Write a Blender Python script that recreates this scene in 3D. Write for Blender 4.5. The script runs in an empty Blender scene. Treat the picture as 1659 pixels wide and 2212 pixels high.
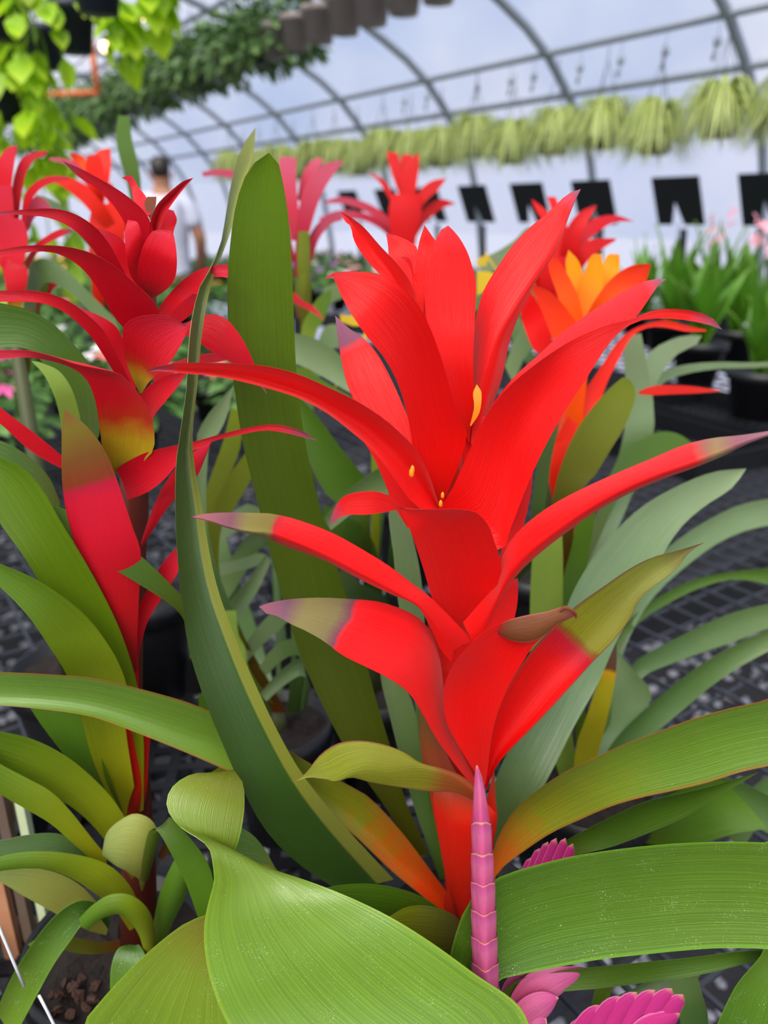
import bpy, math, random
import numpy as np
from mathutils import Vector, Matrix, noise as mnoise

# ------------------------------------------------------------------ camera
SC = bpy.context.scene
COL = SC.collection
FPX, CX, CY = 1700.0, 829.5, 1106.0          # focal length in pixels of the 1659x2212 frame
PITCH = math.radians(20.8)
CAM = Vector((0.0, 0.0, 1.40))
FWD = Vector((0, math.cos(PITCH), -math.sin(PITCH)))
UP = Vector((0, math.sin(PITCH), math.cos(PITCH)))
cam_d = bpy.data.cameras.new('camera')
cam_d.sensor_fit = 'VERTICAL'
cam_d.sensor_height = 36.0
cam_d.sensor_width = 27.0
cam_d.lens = FPX / 2212.0 * 36.0
cam_d.clip_start = 0.01
cam_d.clip_end = 200
cam_d.dof.use_dof = True
cam_d.dof.focus_distance = 0.405
cam_d.dof.aperture_fstop = 6.3
cam = bpy.data.objects.new('camera', cam_d)
cam.location = CAM
cam.rotation_euler = (math.pi / 2 - PITCH, 0, 0)
COL.objects.link(cam)
SC.camera = cam

# ------------------------------------------------------------------ colour helpers
def lin(h, k=(1, 1, 1)):
    h = h.lstrip('#')
    o = []
    for i in (0, 2, 4):
        c = min(1.0, int(h[i:i + 2], 16) / 255.0 * k[i // 2])
        o.append(c / 12.92 if c <= 0.04045 else ((c + 0.055) / 1.055) ** 2.4)
    return (o[0], o[1], o[2], 1.0)

# ------------------------------------------------------------------ sky and light
world = bpy.data.worlds.new('sky')
SC.world = world
world.use_nodes = True
wn, wl = world.node_tree.nodes, world.node_tree.links
wn.clear()
w_out = wn.new('ShaderNodeOutputWorld')
w_bg = wn.new('ShaderNodeBackground')
w_tc = wn.new('ShaderNodeTexCoord')
w_no = wn.new('ShaderNodeTexNoise')
w_no.inputs['Scale'].default_value = 2.6
w_no.inputs['Detail'].default_value = 4
w_no.inputs['Roughness'].default_value = 0.55
w_rp = wn.new('ShaderNodeValToRGB')
w_rp.color_ramp.elements[0].position = 0.36
w_rp.color_ramp.elements[0].color = lin('#a9c0ea')
w_rp.color_ramp.elements[1].position = 0.62
w_rp.color_ramp.elements[1].color = lin('#eef1ff')
wl.new(w_tc.outputs['Generated'], w_no.inputs['Vector'])
wl.new(w_no.outputs['Fac'], w_rp.inputs['Fac'])
wl.new(w_rp.outputs['Color'], w_bg.inputs['Color'])
w_bg.inputs['Strength'].default_value = 0.92
wl.new(w_bg.outputs['Background'], w_out.inputs['Surface'])

sun_d = bpy.data.lights.new('sun', 'SUN')
sun_d.energy = 6.4
sun_d.angle = math.radians(50)
sun_d.color = (1.0, 0.94, 0.82)
sun = bpy.data.objects.new('sun', sun_d)
sun.rotation_euler = (math.radians(36), 0, math.radians(-18))
sun.location = (0, 0, 8)
COL.objects.link(sun)

SC.view_settings.view_transform = 'Standard'
SC.view_settings.look = 'None'
SC.view_settings.gamma = 1.0
SC.view_settings.use_curve_mapping = False
SC.view_settings.exposure = 0.0

# ------------------------------------------------------------------ house axes: q across (right wall positive), s along
AZ = math.radians(33.6)
AX = Vector((-math.sin(AZ), math.cos(AZ), 0))
NX = Vector((math.cos(AZ), math.sin(AZ), 0))
HROT = AZ                                    # rotate about z so that local x -> q, local y -> s
def H(q, s, z):
    return NX * q + AX * s + Vector((0, 0, z))
def ray(px, py):
    r = Vector(((px - CX) / FPX, 0, 0)) + UP * ((CY - py) / FPX) + FWD
    return r
def P(px, py, Y):
    r = ray(px, py)
    return CAM + r * (Y / r.y)
def onz(px, py, z):
    r = ray(px, py)
    return CAM + r * ((z - CAM.z) / r.z)
def onq(px, py, q):
    r = ray(px, py)
    return CAM + r * (q / r.dot(NX))

# ------------------------------------------------------------------ object helpers
def tag(o, label=None, cat=None, group=None, kind=None):
    if label: o['label'] = label
    if cat: o['category'] = cat
    if group: o['group'] = group
    if kind: o['kind'] = kind
    return o
def empty(name, loc=(0, 0, 0), rz=0.0, label=None, cat=None, group=None, scale=1.0):
    o = bpy.data.objects.new(name, None)
    o.empty_display_size = 0.05
    o.location = loc
    o.rotation_euler = (0, 0, rz)
    o.scale = (scale,) * 3
    COL.objects.link(o)
    return tag(o, label, cat, group)
def mkmesh(name, verts, faces, mats, smooth=True, midx=None, uvs=None):
    me = bpy.data.meshes.new(name)
    me.from_pydata([tuple(v) for v in verts], [], faces)
    if not isinstance(mats, (list, tuple)): mats = [mats]
    for m in mats: me.materials.append(m)
    if midx is not None: me.polygons.foreach_set('material_index', midx)
    if smooth: me.polygons.foreach_set('use_smooth', [True] * len(me.polygons))
    if uvs is not None:
        lay = me.uv_layers.new(name='UVMap')
        li = np.empty(len(me.loops), dtype=np.int32)
        me.loops.foreach_get('vertex_index', li)
        lay.data.foreach_set('uv', np.asarray(uvs, dtype=np.float32)[li].ravel())
    me.update()
    return me
def mkobj(name, me, parent=None, loc=(0, 0, 0), rot=(0, 0, 0), scale=(1, 1, 1)):
    o = bpy.data.objects.new(name, me)
    o.location = loc
    o.rotation_euler = rot
    o.scale = scale
    COL.objects.link(o)
    if parent is not None: o.parent = parent
    return o

class MB:
    """collects simple solids into one mesh"""
    def __init__(s): s.v, s.f = [], []
    def add(s, v, f):
        b = len(s.v)
        s.v += [tuple(p) for p in v]
        s.f += [tuple(i + b for i in q) for q in f]
        return s
    def box(s, c, d, M=None):
        x, y, z = d[0] / 2, d[1] / 2, d[2] / 2
        v = [Vector((a * x, b * y, e * z)) for a in (-1, 1) for b in (-1, 1) for e in (-1, 1)]
        if M is not None: v = [M @ p for p in v]
        v = [p + Vector(c) for p in v]
        return s.add(v, [(0, 1, 3, 2), (4, 6, 7, 5), (0, 4, 5, 1), (2, 3, 7, 6), (0, 2, 6, 4), (1, 5, 7, 3)])
    def tube(s, pts, r, n=8, caps=True):
        pts = [Vector(p) for p in pts]
        k = len(pts)
        rs = r if isinstance(r, (list, tuple)) else [r] * k
        up = Vector((0, 0, 1))
        v, f = [], []
        prev = None
        for i, p in enumerate(pts):
            t = (pts[min(i + 1, k - 1)] - pts[max(i - 1, 0)]).normalized()
            if prev is None:
                a = t.cross(up if abs(t.z) < 0.95 else Vector((1, 0, 0))).normalized()
            else:
                a = (prev - t * prev.dot(t)).normalized()
            prev = a
            b = t.cross(a)
            for j in range(n):
                an = 2 * math.pi * j / n
                v.append(p + (a * math.cos(an) + b * math.sin(an)) * rs[i])
        for i in range(k - 1):
            for j in range(n):
                f.append((i * n + j, i * n + (j + 1) % n, (i + 1) * n + (j + 1) % n, (i + 1) * n + j))
        if caps:
            f.append(tuple(reversed(range(n))))
            f.append(tuple((k - 1) * n + j for j in range(n)))
        return s.add(v, f)
    def lathe(s, prof, n=20, c=(0, 0, 0)):
        v, f = [], []
        k = len(prof)
        for r, z in prof:
            for j in range(n):
                a = 2 * math.pi * j / n
                v.append((c[0] + r * math.cos(a), c[1] + r * math.sin(a), c[2] + z))
        for i in range(k - 1):
            for j in range(n):
                f.append((i * n + j, i * n + (j + 1) % n, (i + 1) * n + (j + 1) % n, (i + 1) * n + j))
        f.append(tuple(reversed(range(n))))
        f.append(tuple((k - 1) * n + j for j in range(n)))
        return s.add(v, f)
    def mesh(s, name, mat, smooth=False): return mkmesh(name, s.v, s.f, mat, smooth)
    def build(s, name, mat, parent=None, smooth=False, **k): return mkobj(name, s.mesh(name, mat, smooth), parent, **k)

# ------------------------------------------------------------------ materials
MATS = {}
def nodes_for(name):
    m = bpy.data.materials.new(name)
    m.use_nodes = True
    nt = m.node_tree
    nt.nodes.clear()
    return m, nt.nodes, nt.links
def plain(name, col, rough=0.6, metal=0.0, var=0.12, scale=30.0, spec=0.5, bump=0.0, emit=None, estr=0.0):
    if name in MATS: return MATS[name]
    m, n, l = nodes_for(name)
    out = n.new('ShaderNodeOutputMaterial')
    b = n.new('ShaderNodeBsdfPrincipled')
    b.inputs['Roughness'].default_value = rough
    b.inputs['Metallic'].default_value = metal
    b.inputs['Specular IOR Level'].default_value = spec
    tc = n.new('ShaderNodeTexCoord')
    no = n.new('ShaderNodeTexNoise')
    no.inputs['Scale'].default_value = scale
    no.inputs['Detail'].default_value = 3
    mx = n.new('ShaderNodeMix'); mx.data_type = 'RGBA'
    c = lin(col)
    mx.inputs['A'].default_value = tuple(max(0, x * (1 - var)) for x in c[:3]) + (1,)
    mx.inputs['B'].default_value = tuple(min(1, x * (1 + var)) for x in c[:3]) + (1,)
    l.new(tc.outputs['Object'], no.inputs['Vector'])
    l.new(no.outputs['Fac'], mx.inputs['Factor'])
    l.new(mx.outputs['Result'], b.inputs['Base Color'])
    if bump:
        bp = n.new('ShaderNodeBump'); bp.inputs['Strength'].default_value = bump
        bp.inputs['Distance'].default_value = 0.004
        l.new(no.outputs['Fac'], bp.inputs['Height'])
        l.new(bp.outputs['Normal'], b.inputs['Normal'])
    if emit:
        b.inputs['Emission Color'].default_value = lin(emit)
        b.inputs['Emission Strength'].default_value = estr
    l.new(b.outputs['BSDF'], out.inputs['Surface'])
    MATS[name] = m
    return m
def leafmat(name, stops, rough=0.42, stripe=0.16, edge=None, edgew=0.05, speck=0.0, trans=0.25, wob=0.03,
            spec=0.5, blotch=0.10, freq=46.0, coat=0.0, sheen=0.0, side=None, sidev=0.8, tint=(1, 1, 1)):
    """leaf surface: colour stops run from base (0) to tip (1) along UV.x, veins run along the blade"""
    if name in MATS: return MATS[name]
    m, n, l = nodes_for(name)
    def mth(op, a, b=None, clamp=False):
        q = n.new('ShaderNodeMath'); q.operation = op; q.use_clamp = clamp
        for i, x in enumerate((a, b)):
            if x is None: continue
            if isinstance(x, (int, float)): q.inputs[i].default_value = x
            else: l.new(x, q.inputs[i])
        return q.outputs[0]
    out = n.new('ShaderNodeOutputMaterial')
    b = n.new('ShaderNodeBsdfPrincipled')
    b.inputs['Roughness'].default_value = rough
    b.inputs['Specular IOR Level'].default_value = spec
    b.inputs['Coat Weight'].default_value = coat
    b.inputs['Sheen Weight'].default_value = sheen
    b.inputs['Sheen Roughness'].default_value = 0.45
    uv = n.new('ShaderNodeUVMap'); uv.uv_map = 'UVMap'
    sep = n.new('ShaderNodeSeparateXYZ')
    l.new(uv.outputs['UV'], sep.inputs[0])
    U, V = sep.outputs[0], sep.outputs[1]
    tc = n.new('ShaderNodeTexCoord')
    # wobbling boundary between colour zones
    nw = n.new('ShaderNodeTexNoise'); nw.inputs['Scale'].default_value = 90; nw.inputs['Detail'].default_value = 4
    l.new(tc.outputs['Object'], nw.inputs['Vector'])
    uu = mth('ADD', U, mth('MULTIPLY', mth('SUBTRACT', nw.outputs['Fac'], 0.5), wob * 2), True)
    rp = n.new('ShaderNodeValToRGB')
    cr = rp.color_ramp
    while len(cr.elements) < len(stops): cr.elements.new(0.5)
    for e, (p, c) in zip(cr.elements, stops):
        e.position = p; e.color = lin(c, tint)
    l.new(uu, rp.inputs['Fac'])
    # veins
    cmb = n.new('ShaderNodeCombineXYZ')
    l.new(mth('MULTIPLY', U, 2.2), cmb.inputs[0]); l.new(mth('MULTIPLY', V, freq), cmb.inputs[1])
    ns = n.new('ShaderNodeTexNoise'); ns.inputs['Scale'].default_value = 1.0; ns.inputs['Detail'].default_value = 3
    l.new(cmb.outputs[0], ns.inputs['Vector'])
    nb = n.new('ShaderNodeTexNoise'); nb.inputs['Scale'].default_value = 22; nb.inputs['Detail'].default_value = 2
    l.new(tc.outputs['Object'], nb.inputs['Vector'])
    val = mth('ADD', mth('ADD', 1.0, mth('MULTIPLY', mth('SUBTRACT', ns.outputs['Fac'], 0.5), stripe * 2)),
              mth('MULTIPLY', mth('SUBTRACT', nb.outputs['Fac'], 0.5), blotch * 2))
    hv = n.new('ShaderNodeHueSaturation')
    l.new(val, hv.inputs['Value']); l.new(rp.outputs['Color'], hv.inputs['Color'])
    colr = hv.outputs['Color']
    if edge:
        d = mth('ABSOLUTE', mth('SUBTRACT', V, 0.5))
        mr = n.new('ShaderNodeMapRange')
        l.new(d, mr.inputs['Value'])
        mr.inputs['From Min'].default_value = 0.5 - edgew; mr.inputs['From Max'].default_value = 0.5
        mx = n.new('ShaderNodeMix'); mx.data_type = 'RGBA'
        l.new(mr.outputs['Result'], mx.inputs['Factor']); l.new(colr, mx.inputs['A'])
        mx.inputs['B'].default_value = lin(edge, tint)
        colr = mx.outputs['Result']
    if side:
        mx = n.new('ShaderNodeMix'); mx.data_type = 'RGBA'
        mr = n.new('ShaderNodeMapRange'); l.new(V, mr.inputs['Value'])
        mr.inputs['From Min'].default_value = sidev - .02; mr.inputs['From Max'].default_value = sidev + .02
        l.new(mr.outputs['Result'], mx.inputs['Factor']); l.new(colr, mx.inputs['A'])
        mx.inputs['B'].default_value = lin(side, tint)
        colr = mx.outputs['Result']
    if speck:
        vo = n.new('ShaderNodeTexNoise'); vo.inputs['Scale'].default_value = 1700; vo.inputs['Detail'].default_value = 1
        l.new(tc.outputs['Object'], vo.inputs['Vector'])
        n2 = n.new('ShaderNodeTexNoise'); n2.inputs['Scale'].default_value = 60; n2.inputs['Detail'].default_value = 2
        l.new(tc.outputs['Object'], n2.inputs['Vector'])
        k = mth('MULTIPLY', mth('GREATER_THAN', mth('ADD', vo.outputs['Fac'], mth('MULTIPLY', n2.outputs['Fac'], 0.35)), 0.915), speck)
        mx = n.new('ShaderNodeMix'); mx.data_type = 'RGBA'
        l.new(k, mx.inputs['Factor']); l.new(colr, mx.inputs['A'])
        mx.inputs['B'].default_value = lin('#c8d8b4')
        colr = mx.outputs['Result']
    l.new(colr, b.inputs['Base Color'])
    bp = n.new('ShaderNodeBump'); bp.inputs['Strength'].default_value = 0.5; bp.inputs['Distance'].default_value = 0.0008
    l.new(ns.outputs['Fac'], bp.inputs['Height']); l.new(bp.outputs['Normal'], b.inputs['Normal'])
    tr = n.new('ShaderNodeBsdfTranslucent')
    l.new(colr, tr.inputs['Color'])
    ms = n.new('ShaderNodeMixShader'); ms.inputs['Fac'].default_value = trans
    l.new(b.outputs['BSDF'], ms.inputs[1]); l.new(tr.outputs['BSDF'], ms.inputs[2])
    l.new(ms.outputs['Shader'], out.inputs['Surface'])
    MATS[name] = m
    return m

# ------------------------------------------------------------------ traced leaf blades
def crom(pts, n):
    """Catmull-Rom through pts, n points evenly spread along the arc"""
    p = np.asarray(pts, float)
    if p.ndim == 1: p = p[:, None]
    if len(p) == 1: return np.repeat(p, n, 0)
    if len(p) == 2:
        t = np.linspace(0, 1, n)[:, None]
        return p[0] * (1 - t) + p[1] * t
    q = np.vstack([2 * p[0] - p[1], p, 2 * p[-1] - p[-2]])
    o = []
    for i in range(1, len(q) - 2):
        for t in np.linspace(0, 1, 12, endpoint=False):
            a, b, c, d = q[i - 1], q[i], q[i + 1], q[i + 2]
            o.append(0.5 * (2 * b + (c - a) * t + (2 * a - 5 * b + 4 * c - d) * t * t + (3 * b - a - 3 * c + d) * t ** 3))
    o.append(q[-2])
    o = np.array(o)
    ds = np.r_[0, np.cumsum(np.linalg.norm(np.diff(o, axis=0), axis=1))]
    if ds[-1] < 1e-9: return np.repeat(o[:1], n, 0)
    t = np.linspace(0, ds[-1], n)
    return np.stack([np.interp(t, ds, o[:, k]) for k in range(o.shape[1])], 1)
def ys(v, n):
    if isinstance(v, (int, float)): v = [v]
    v = np.asarray(v, float)
    if len(v) == 1: return np.full(n, v[0])
    return np.interp(np.linspace(0, 1, n), np.linspace(0, 1, len(v)), v) if len(v) == 2 else _sm(v, n)
def _sm(v, n):
    q = np.r_[2 * v[0] - v[1], v, 2 * v[-1] - v[-2]]
    o = []
    for x in np.linspace(0, len(v) - 1, n):
        i = min(int(x), len(v) - 2); t = x - i
        a, b, c, d = q[i:i + 4]
        o.append(0.5 * (2 * b + (c - a) * t + (2 * a - 5 * b + 4 * c - d) * t * t + (3 * b - a - 3 * c + d) * t ** 3))
    return np.array(o)
def pp(s):
    return [tuple(float(x) for x in w.split(',')) for w in s.split()]
def leaf(parent, name, mat, L, R, Y, YR=None, M=None, YM=None, cup=0.0, n=30, m=8, back=None, thick=0.0009, crease=0.0, mv=0.5, label=None):
    """blade traced tip -> base along its two edges (photo pixels), Y = how far forward it stands (metres, tip -> base)"""
    pl_, pr_ = pp(L), pp(R)
    mx_, my_ = (pl_[0][0] + pr_[0][0]) / 2, (pl_[0][1] + pr_[0][1]) / 2
    wd_ = math.hypot(pl_[0][0] - pr_[0][0], pl_[0][1] - pr_[0][1])
    if wd_ > 8 and not -5 < mx_ < 1664:                  # blade runs out of the picture: give it its pointed end there
        dx_, dy_ = mx_ - (pl_[1][0] + pr_[1][0]) / 2, my_ - (pl_[1][1] + pr_[1][1]) / 2
        dl_ = math.hypot(dx_, dy_) or 1.0
        tip_ = (mx_ + dx_ / dl_ * wd_ * 1.7, my_ + dy_ / dl_ * wd_ * 1.7 + wd_ * .15)
        pl_, pr_ = [tip_] + pl_, [tip_] + pr_
        if not M: pass
        else: M = f'{tip_[0]},{tip_[1]} ' + M
    e1, e2 = crom(pl_, n), crom(pr_, n)
    y1 = ys(Y, n); y2 = ys(Y if YR is None else YR, n)
    A = [P(*e1[i], y1[i]) for i in range(n)]
    B = [P(*e2[i], y2[i]) for i in range(n)]
    cups = ys(cup, n)
    C = None
    if M:
        e3 = crom(pp(M), n); y3 = ys(YM if YM is not None else Y, n)
        C = [P(*e3[i], y3[i]) for i in range(n)]
    mid = [(A[i] + B[i]) / 2 if C is None else C[i] for i in range(n)]
    nrm = []
    for i in range(n):
        t = mid[min(i + 1, n - 1)] - mid[max(i - 1, 0)]
        a = B[i] - A[i]
        if a.length < 1e-5 and nrm: nrm.append(nrm[-1]); continue
        if a.length < 1e-5: a = B[min(2, n - 1)] - A[min(2, n - 1)]
        v = a.cross(t)
        nrm.append(v.normalized() if v.length > 1e-12 else (nrm[-1] if nrm else Vector((0, -1, 0))))
    k = n // 2
    wk = max(range(n), key=lambda i: (B[i] - A[i]).length)
    if nrm[wk].dot(CAM - mid[wk]) < 0: nrm = [-v for v in nrm]
    # smooth the frame a little so twists stay continuous
    org = Vector(parent.location) if parent is not None else Vector((0, 0, 0))
    top, bot, uv = [], [], []
    for i in range(n):
        w = (B[i] - A[i]).length
        for j in range(m + 1):
            v = j / m
            if C is None:
                p = A[i].lerp(B[i], v)
            else:
                a_, c_, b_ = A[i], C[i], B[i]
                ql = (a_ * ((v - mv) * (v - 1) / (mv)) + c_ * (v * (v - 1) / (mv * (mv - 1))) + b_ * (v * (v - mv) / (1 - mv)))
                pl = a_.lerp(c_, v / mv) if v < mv else c_.lerp(b_, (v - mv) / (1 - mv))
                p = ql.lerp(pl, crease)
            arch = 1 - (2 * v - 1) ** 2
            p = p - nrm[i] * (cups[i] * w * arch)
            top.append(p - org)
            bot.append(p - nrm[i] * (thick * min(1, w / 0.01) * (0.25 + 0.75 * arch)) - org)
            uv.append((1 - i / (n - 1), v))
    f, mi, rim, ruv = [], [], [], []
    N = len(top)
    for i in range(n - 1):
        for j in range(m):
            a = i * (m + 1) + j
            q = (a, a + 1, a + m + 2, a + m + 1)
            f.append(q); mi.append(0)
            f.append(tuple(N + x for x in reversed(q))); mi.append(1 if back else 0)
    for i in range(n - 1):
        for j in (0, m):
            a = i * (m + 1) + j; b = a + m + 1
            r0 = len(rim); rim += [top[a], top[b], bot[b], bot[a]]; ruv += [uv[a], uv[b], uv[b], uv[a]]
            f.append(tuple(2 * N + r0 + x for x in range(4))); mi.append(0)
    me = mkmesh(name, top + bot + rim, f, [mat, back] if back else [mat], True, mi, uv + uv + ruv)
    o = mkobj(name, me, parent)
    if label: o['label'] = label
    return o
# ------------------------------------------------------------------ leaf materials
R0, R1 = '#ee0804', '#f4140c'
RED = leafmat('red_bract', [(0, '#e81002'), (0.2, '#f00400'), (0.85, '#f40604'), (1, '#e8303a')], rough=0.36, stripe=0.13, trans=0.20, blotch=0.05, spec=0.3, sheen=0.10, tint=(.95, .95, .95))
RED_P = leafmat('red_bract_purple_tip', [(0, '#f00602'), (0.78, '#f20604'), (0.81, '#e0353f'), (0.84, '#93506c'), (1, '#a8708a')], rough=0.40, stripe=0.13, trans=0.20, wob=0.02, spec=0.3, sheen=0.10, tint=(.95, .95, .95))
RED_SP = leafmat('red_bract_short_purple_tip', [(0, '#f00602'), (0.90, '#f20604'), (0.95, '#c84058'), (1, '#8e5a70')], rough=0.38, stripe=0.13, trans=0.20, wob=0.02, spec=0.3, sheen=0.10, tint=(.95, .95, .95))
RED_O = leafmat('red_bract_olive_tip', [(0, '#f00602'), (0.70, '#f20608'), (0.725, '#d01828'), (0.74, '#8a7a34'), (0.82, '#8f8440'), (0.87, '#8a5060'), (1, '#c46a72')], rough=0.42, stripe=0.13, trans=0.20, wob=0.012, blotch=.2, spec=0.3, sheen=0.10, tint=(.95, .95, .95))
RED_O2 = leafmat('red_bract_wide_olive_tip', [(0, '#e01004'), (0.66, '#f0080c'), (0.70, '#f0141a'), (0.715, '#7a4450'), (0.75, '#80754a'), (0.85, '#8c8048'), (0.91, '#845468'), (1, '#b8627a')], rough=0.42, stripe=0.13, trans=0.20, wob=0.015, blotch=.25, spec=0.3, sheen=0.10, tint=(.95, .95, .95))
RED_T = leafmat('red_bract_pale_tip', [(0, '#f00602'), (0.78, '#f2060c'), (0.82, '#b06a54'), (0.85, '#a8884e'), (0.90, '#a8606c'), (1, '#b07080')], rough=0.42, stripe=0.13, trans=0.20, wob=0.02, spec=0.3, sheen=0.10, tint=(.95, .95, .95))
RED_G = leafmat('red_bract_long_green_tip', [(0, '#f00602'), (0.42, '#f00604'), (0.50, '#c8102a'), (0.52, '#8a5a14'), (0.535, '#8c8a10'), (0.85, '#8c9030'), (0.97, '#7c6838'), (1, '#8a5a48')], rough=0.45, stripe=0.13, trans=0.20, edge='#7a4a3a', edgew=0.05, wob=0.015, blotch=.2, tint=(.95, .95, .95))
RED_B = leafmat('red_bract_brown_tip', [(0, '#d80c04'), (0.60, '#ee0402'), (0.66, '#e00a30'), (0.69, '#8a4a1c'), (0.90, '#94601e'), (1, '#a83848')], rough=0.45, stripe=0.13, trans=0.20, wob=0.02, spec=0.3, sheen=0.10, tint=(.95, .95, .95))
STEM_R = leafmat('red_sheath', [(0, '#8a2a08'), (0.3, '#d82408'), (0.75, '#e01c0a'), (1, '#a8401a')], rough=0.42, stripe=0.10, trans=0.18, wob=0.08)
STEM_G = leafmat('sheath_green_red', [(0, '#d02008'), (0.35, '#d81c0a'), (0.7, '#a03a1a'), (1, '#6a5a20')], rough=0.45, stripe=0.10, trans=0.18, wob=0.10)
# crimson neighbour
CRIM = leafmat('crimson_bract', [(0, '#d8001c'), (0.6, '#e4061e'), (1, '#e0203c')], rough=0.36, stripe=0.13, trans=0.20, blotch=0.05, spec=0.3, sheen=0.10, tint=(.95, .95, .95))
CRIM_Y = leafmat('crimson_bract_yellow_base', [(0, '#a89a10'), (0.16, '#c8a018'), (0.26, '#d03010'), (0.34, '#e0061a'), (1, '#e0203c')], rough=0.36, stripe=0.13, trans=0.20, wob=0.04, spec=0.3, sheen=0.10, tint=(.95, .95, .95))
CRIM_P = leafmat('crimson_bract_grey_tip', [(0, '#d8001c'), (0.8, '#dc0a24'), (0.93, '#a84058'), (1, '#8a6a74')], rough=0.38, stripe=0.13, trans=0.20, spec=0.3, sheen=0.10, tint=(.95, .95, .95))
CRIM_B = leafmat('crimson_bract_brown_tip', [(0, '#c80c10'), (0.30, '#d80818'), (0.66, '#d8062c'), (0.70, '#c01034'), (0.72, '#8a3410'), (0.80, '#7a4810'), (0.92, '#7a6a10'), (1, '#8a5a20')], rough=0.45, stripe=0.13, trans=0.20, wob=0.015, spec=0.3, sheen=0.10, tint=(.95, .95, .95))
PINKB = leafmat('dusty_pink_bract', [(0, '#b02a3c'), (0.4, '#cc2c48'), (1, '#d05a74')], rough=0.5, stripe=0.08, trans=0.3, spec=0.3, sheen=0.10)
DRED = leafmat('deep_red_bract', [(0, '#b80006'), (0.5, '#dc0608'), (1, '#e01018')], rough=0.42, stripe=0.06, trans=0.3, spec=0.3, sheen=0.10)
ORANGE = leafmat('orange_bract', [(0, '#ff6a00'), (0.5, '#ff5a00'), (0.8, '#f63c00'), (1, '#e02400')], rough=0.45, stripe=0.08, trans=0.35, spec=.3)
YELLOWB = leafmat('yellow_bract', [(0, '#ff6a00'), (0.4, '#ff8c00'), (0.75, '#ffae08'), (1, '#ffb830')], rough=0.45, stripe=0.06, trans=0.35, spec=.3)
REDOR = leafmat('red_orange_bract', [(0, '#e82a06'), (0.6, '#f01c08'), (1, '#f03018')], rough=0.4, stripe=0.06, trans=0.3, spec=0.3, sheen=0.10)
YLEAF = leafmat('yellow_leaf', [(0, '#c8b820'), (0.5, '#e8cc18'), (1, '#e0c020')], rough=0.45, stripe=0.1, trans=0.3)
# greens
OLIVE_R = leafmat('olive_bract', [(0, '#b84020'), (0.22, '#a05a2a'), (0.34, '#8c8a28'), (0.8, '#98a030'), (0.96, '#a8ac50'), (1, '#c07848')], rough=0.45, stripe=0.10, trans=0.28, edge='#8a4a40', edgew=0.035, wob=0.06, tint=(.95, .95, .8))
GR = leafmat('green_leaf', [(0, '#7a7a18'), (0.10, '#647c20'), (0.35, '#527422'), (1, '#4c7624')], rough=0.36, stripe=0.22, trans=0.24, spec=.7, tint=(1.25, 1.12, .2))
GR_D = leafmat('dark_green_leaf', [(0, '#2a4a16'), (0.4, '#31551f'), (0.75, '#4a6c38'), (1, '#76843c')], rough=0.36, stripe=0.18, trans=0.12, side='#74823a', sidev=.8, spec=.8, tint=(1.08, 1.0, .75))
GR_T = leafmat('tall_green_leaf', [(0, '#505a1e'), (0.3, '#4c6418'), (0.7, '#527610'), (1, '#689a16')], rough=0.5, stripe=0.26, trans=0.42, freq=60, spec=.3, tint=(1.0, .92, .1))
GR_R = leafmat('green_leaf_red_base', [(0, '#d83a06'), (0.06, '#d04808'), (0.15, '#b06a14'), (0.24, '#7c8a1e'), (0.5, '#5f8a2a'), (1, '#5a8a34')], rough=0.34, stripe=0.22, trans=0.18, edge='#8a6420', edgew=0.05, wob=0.06, speck=0.25, spec=.9, tint=(1.1, 1.0, .9))
GR_F = leafmat('front_green_leaf', [(0, '#4d7d22'), (0.5, '#588a2e'), (0.85, '#668c3c'), (1, '#727c34')], rough=0.38, stripe=0.34, trans=0.15, speck=0.6, edge='#6a9a38', edgew=0.03, freq=60, spec=.7, tint=(1.12, .98, .55))
GR_F2 = leafmat('front_dark_leaf', [(0, '#2c5216'), (0.3, '#3f6a24'), (1, '#567c36')], rough=0.36, stripe=0.34, trans=0.10, speck=0.7, edge='#548a2e', edgew=0.04, freq=60, spec=.75, tint=(1.18, 1.06, .55))
GR_P = leafmat('pale_grey_green_leaf', [(0, '#55702e'), (0.4, '#62844c'), (1, '#84986e')], rough=0.34, stripe=0.18, trans=0.2, spec=1.0, tint=(.92, .94, .85))
GR_B = leafmat('blue_green_leaf', [(0, '#3a6024'), (0.5, '#48703a'), (1, '#64845a')], rough=0.32, stripe=0.18, trans=0.2, spec=0.9, tint=(1.08, 1.0, .8))
GR_Y = leafmat('yellow_green_leaf', [(0, '#b4aa2e'), (0.3, '#98a22c'), (0.7, '#6c8c28'), (1, '#5c8426')], rough=0.42, stripe=0.16, trans=0.3, spec=.6, tint=(.92, .95, .4))
GR_C = leafmat('pale_leaf_base', [(0, '#c0b858'), (0.5, '#b8bc68'), (1, '#a8bc7c')], rough=0.45, stripe=0.12, trans=0.3, tint=(.85, .86, .72))
GR_L = leafmat('lime_leaf', [(0, '#7a9a3a'), (0.5, '#94b452'), (1, '#9cc05c')], rough=0.42, stripe=0.12, trans=0.4, tint=(1, .97, .85))
GR_O = leafmat('olive_leaf', [(0, '#6a3a10'), (0.3, '#5a5a0e'), (0.7, '#6c7a0c'), (1, '#748a12')], rough=0.45, stripe=0.14, trans=0.35, tint=(1.05, 1, .6))
GR_K = leafmat('deep_green_leaf', [(0, '#4a5a14'), (0.5, '#3f6a1c'), (1, '#4a7a24')], rough=0.4, stripe=0.16, trans=0.22, spec=.7, tint=(1.12, 1, .45))  # a deeper green than the plain leaf
YL = leafmat('yellowing_leaf', [(0, '#8c8c10'), (0.5, '#a0980a'), (0.74, '#bcae10'), (0.80, '#e8b010'), (0.82, '#7a5030'), (1, '#7a6858')], rough=0.5, stripe=0.14, trans=0.3, wob=0.02)
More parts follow.
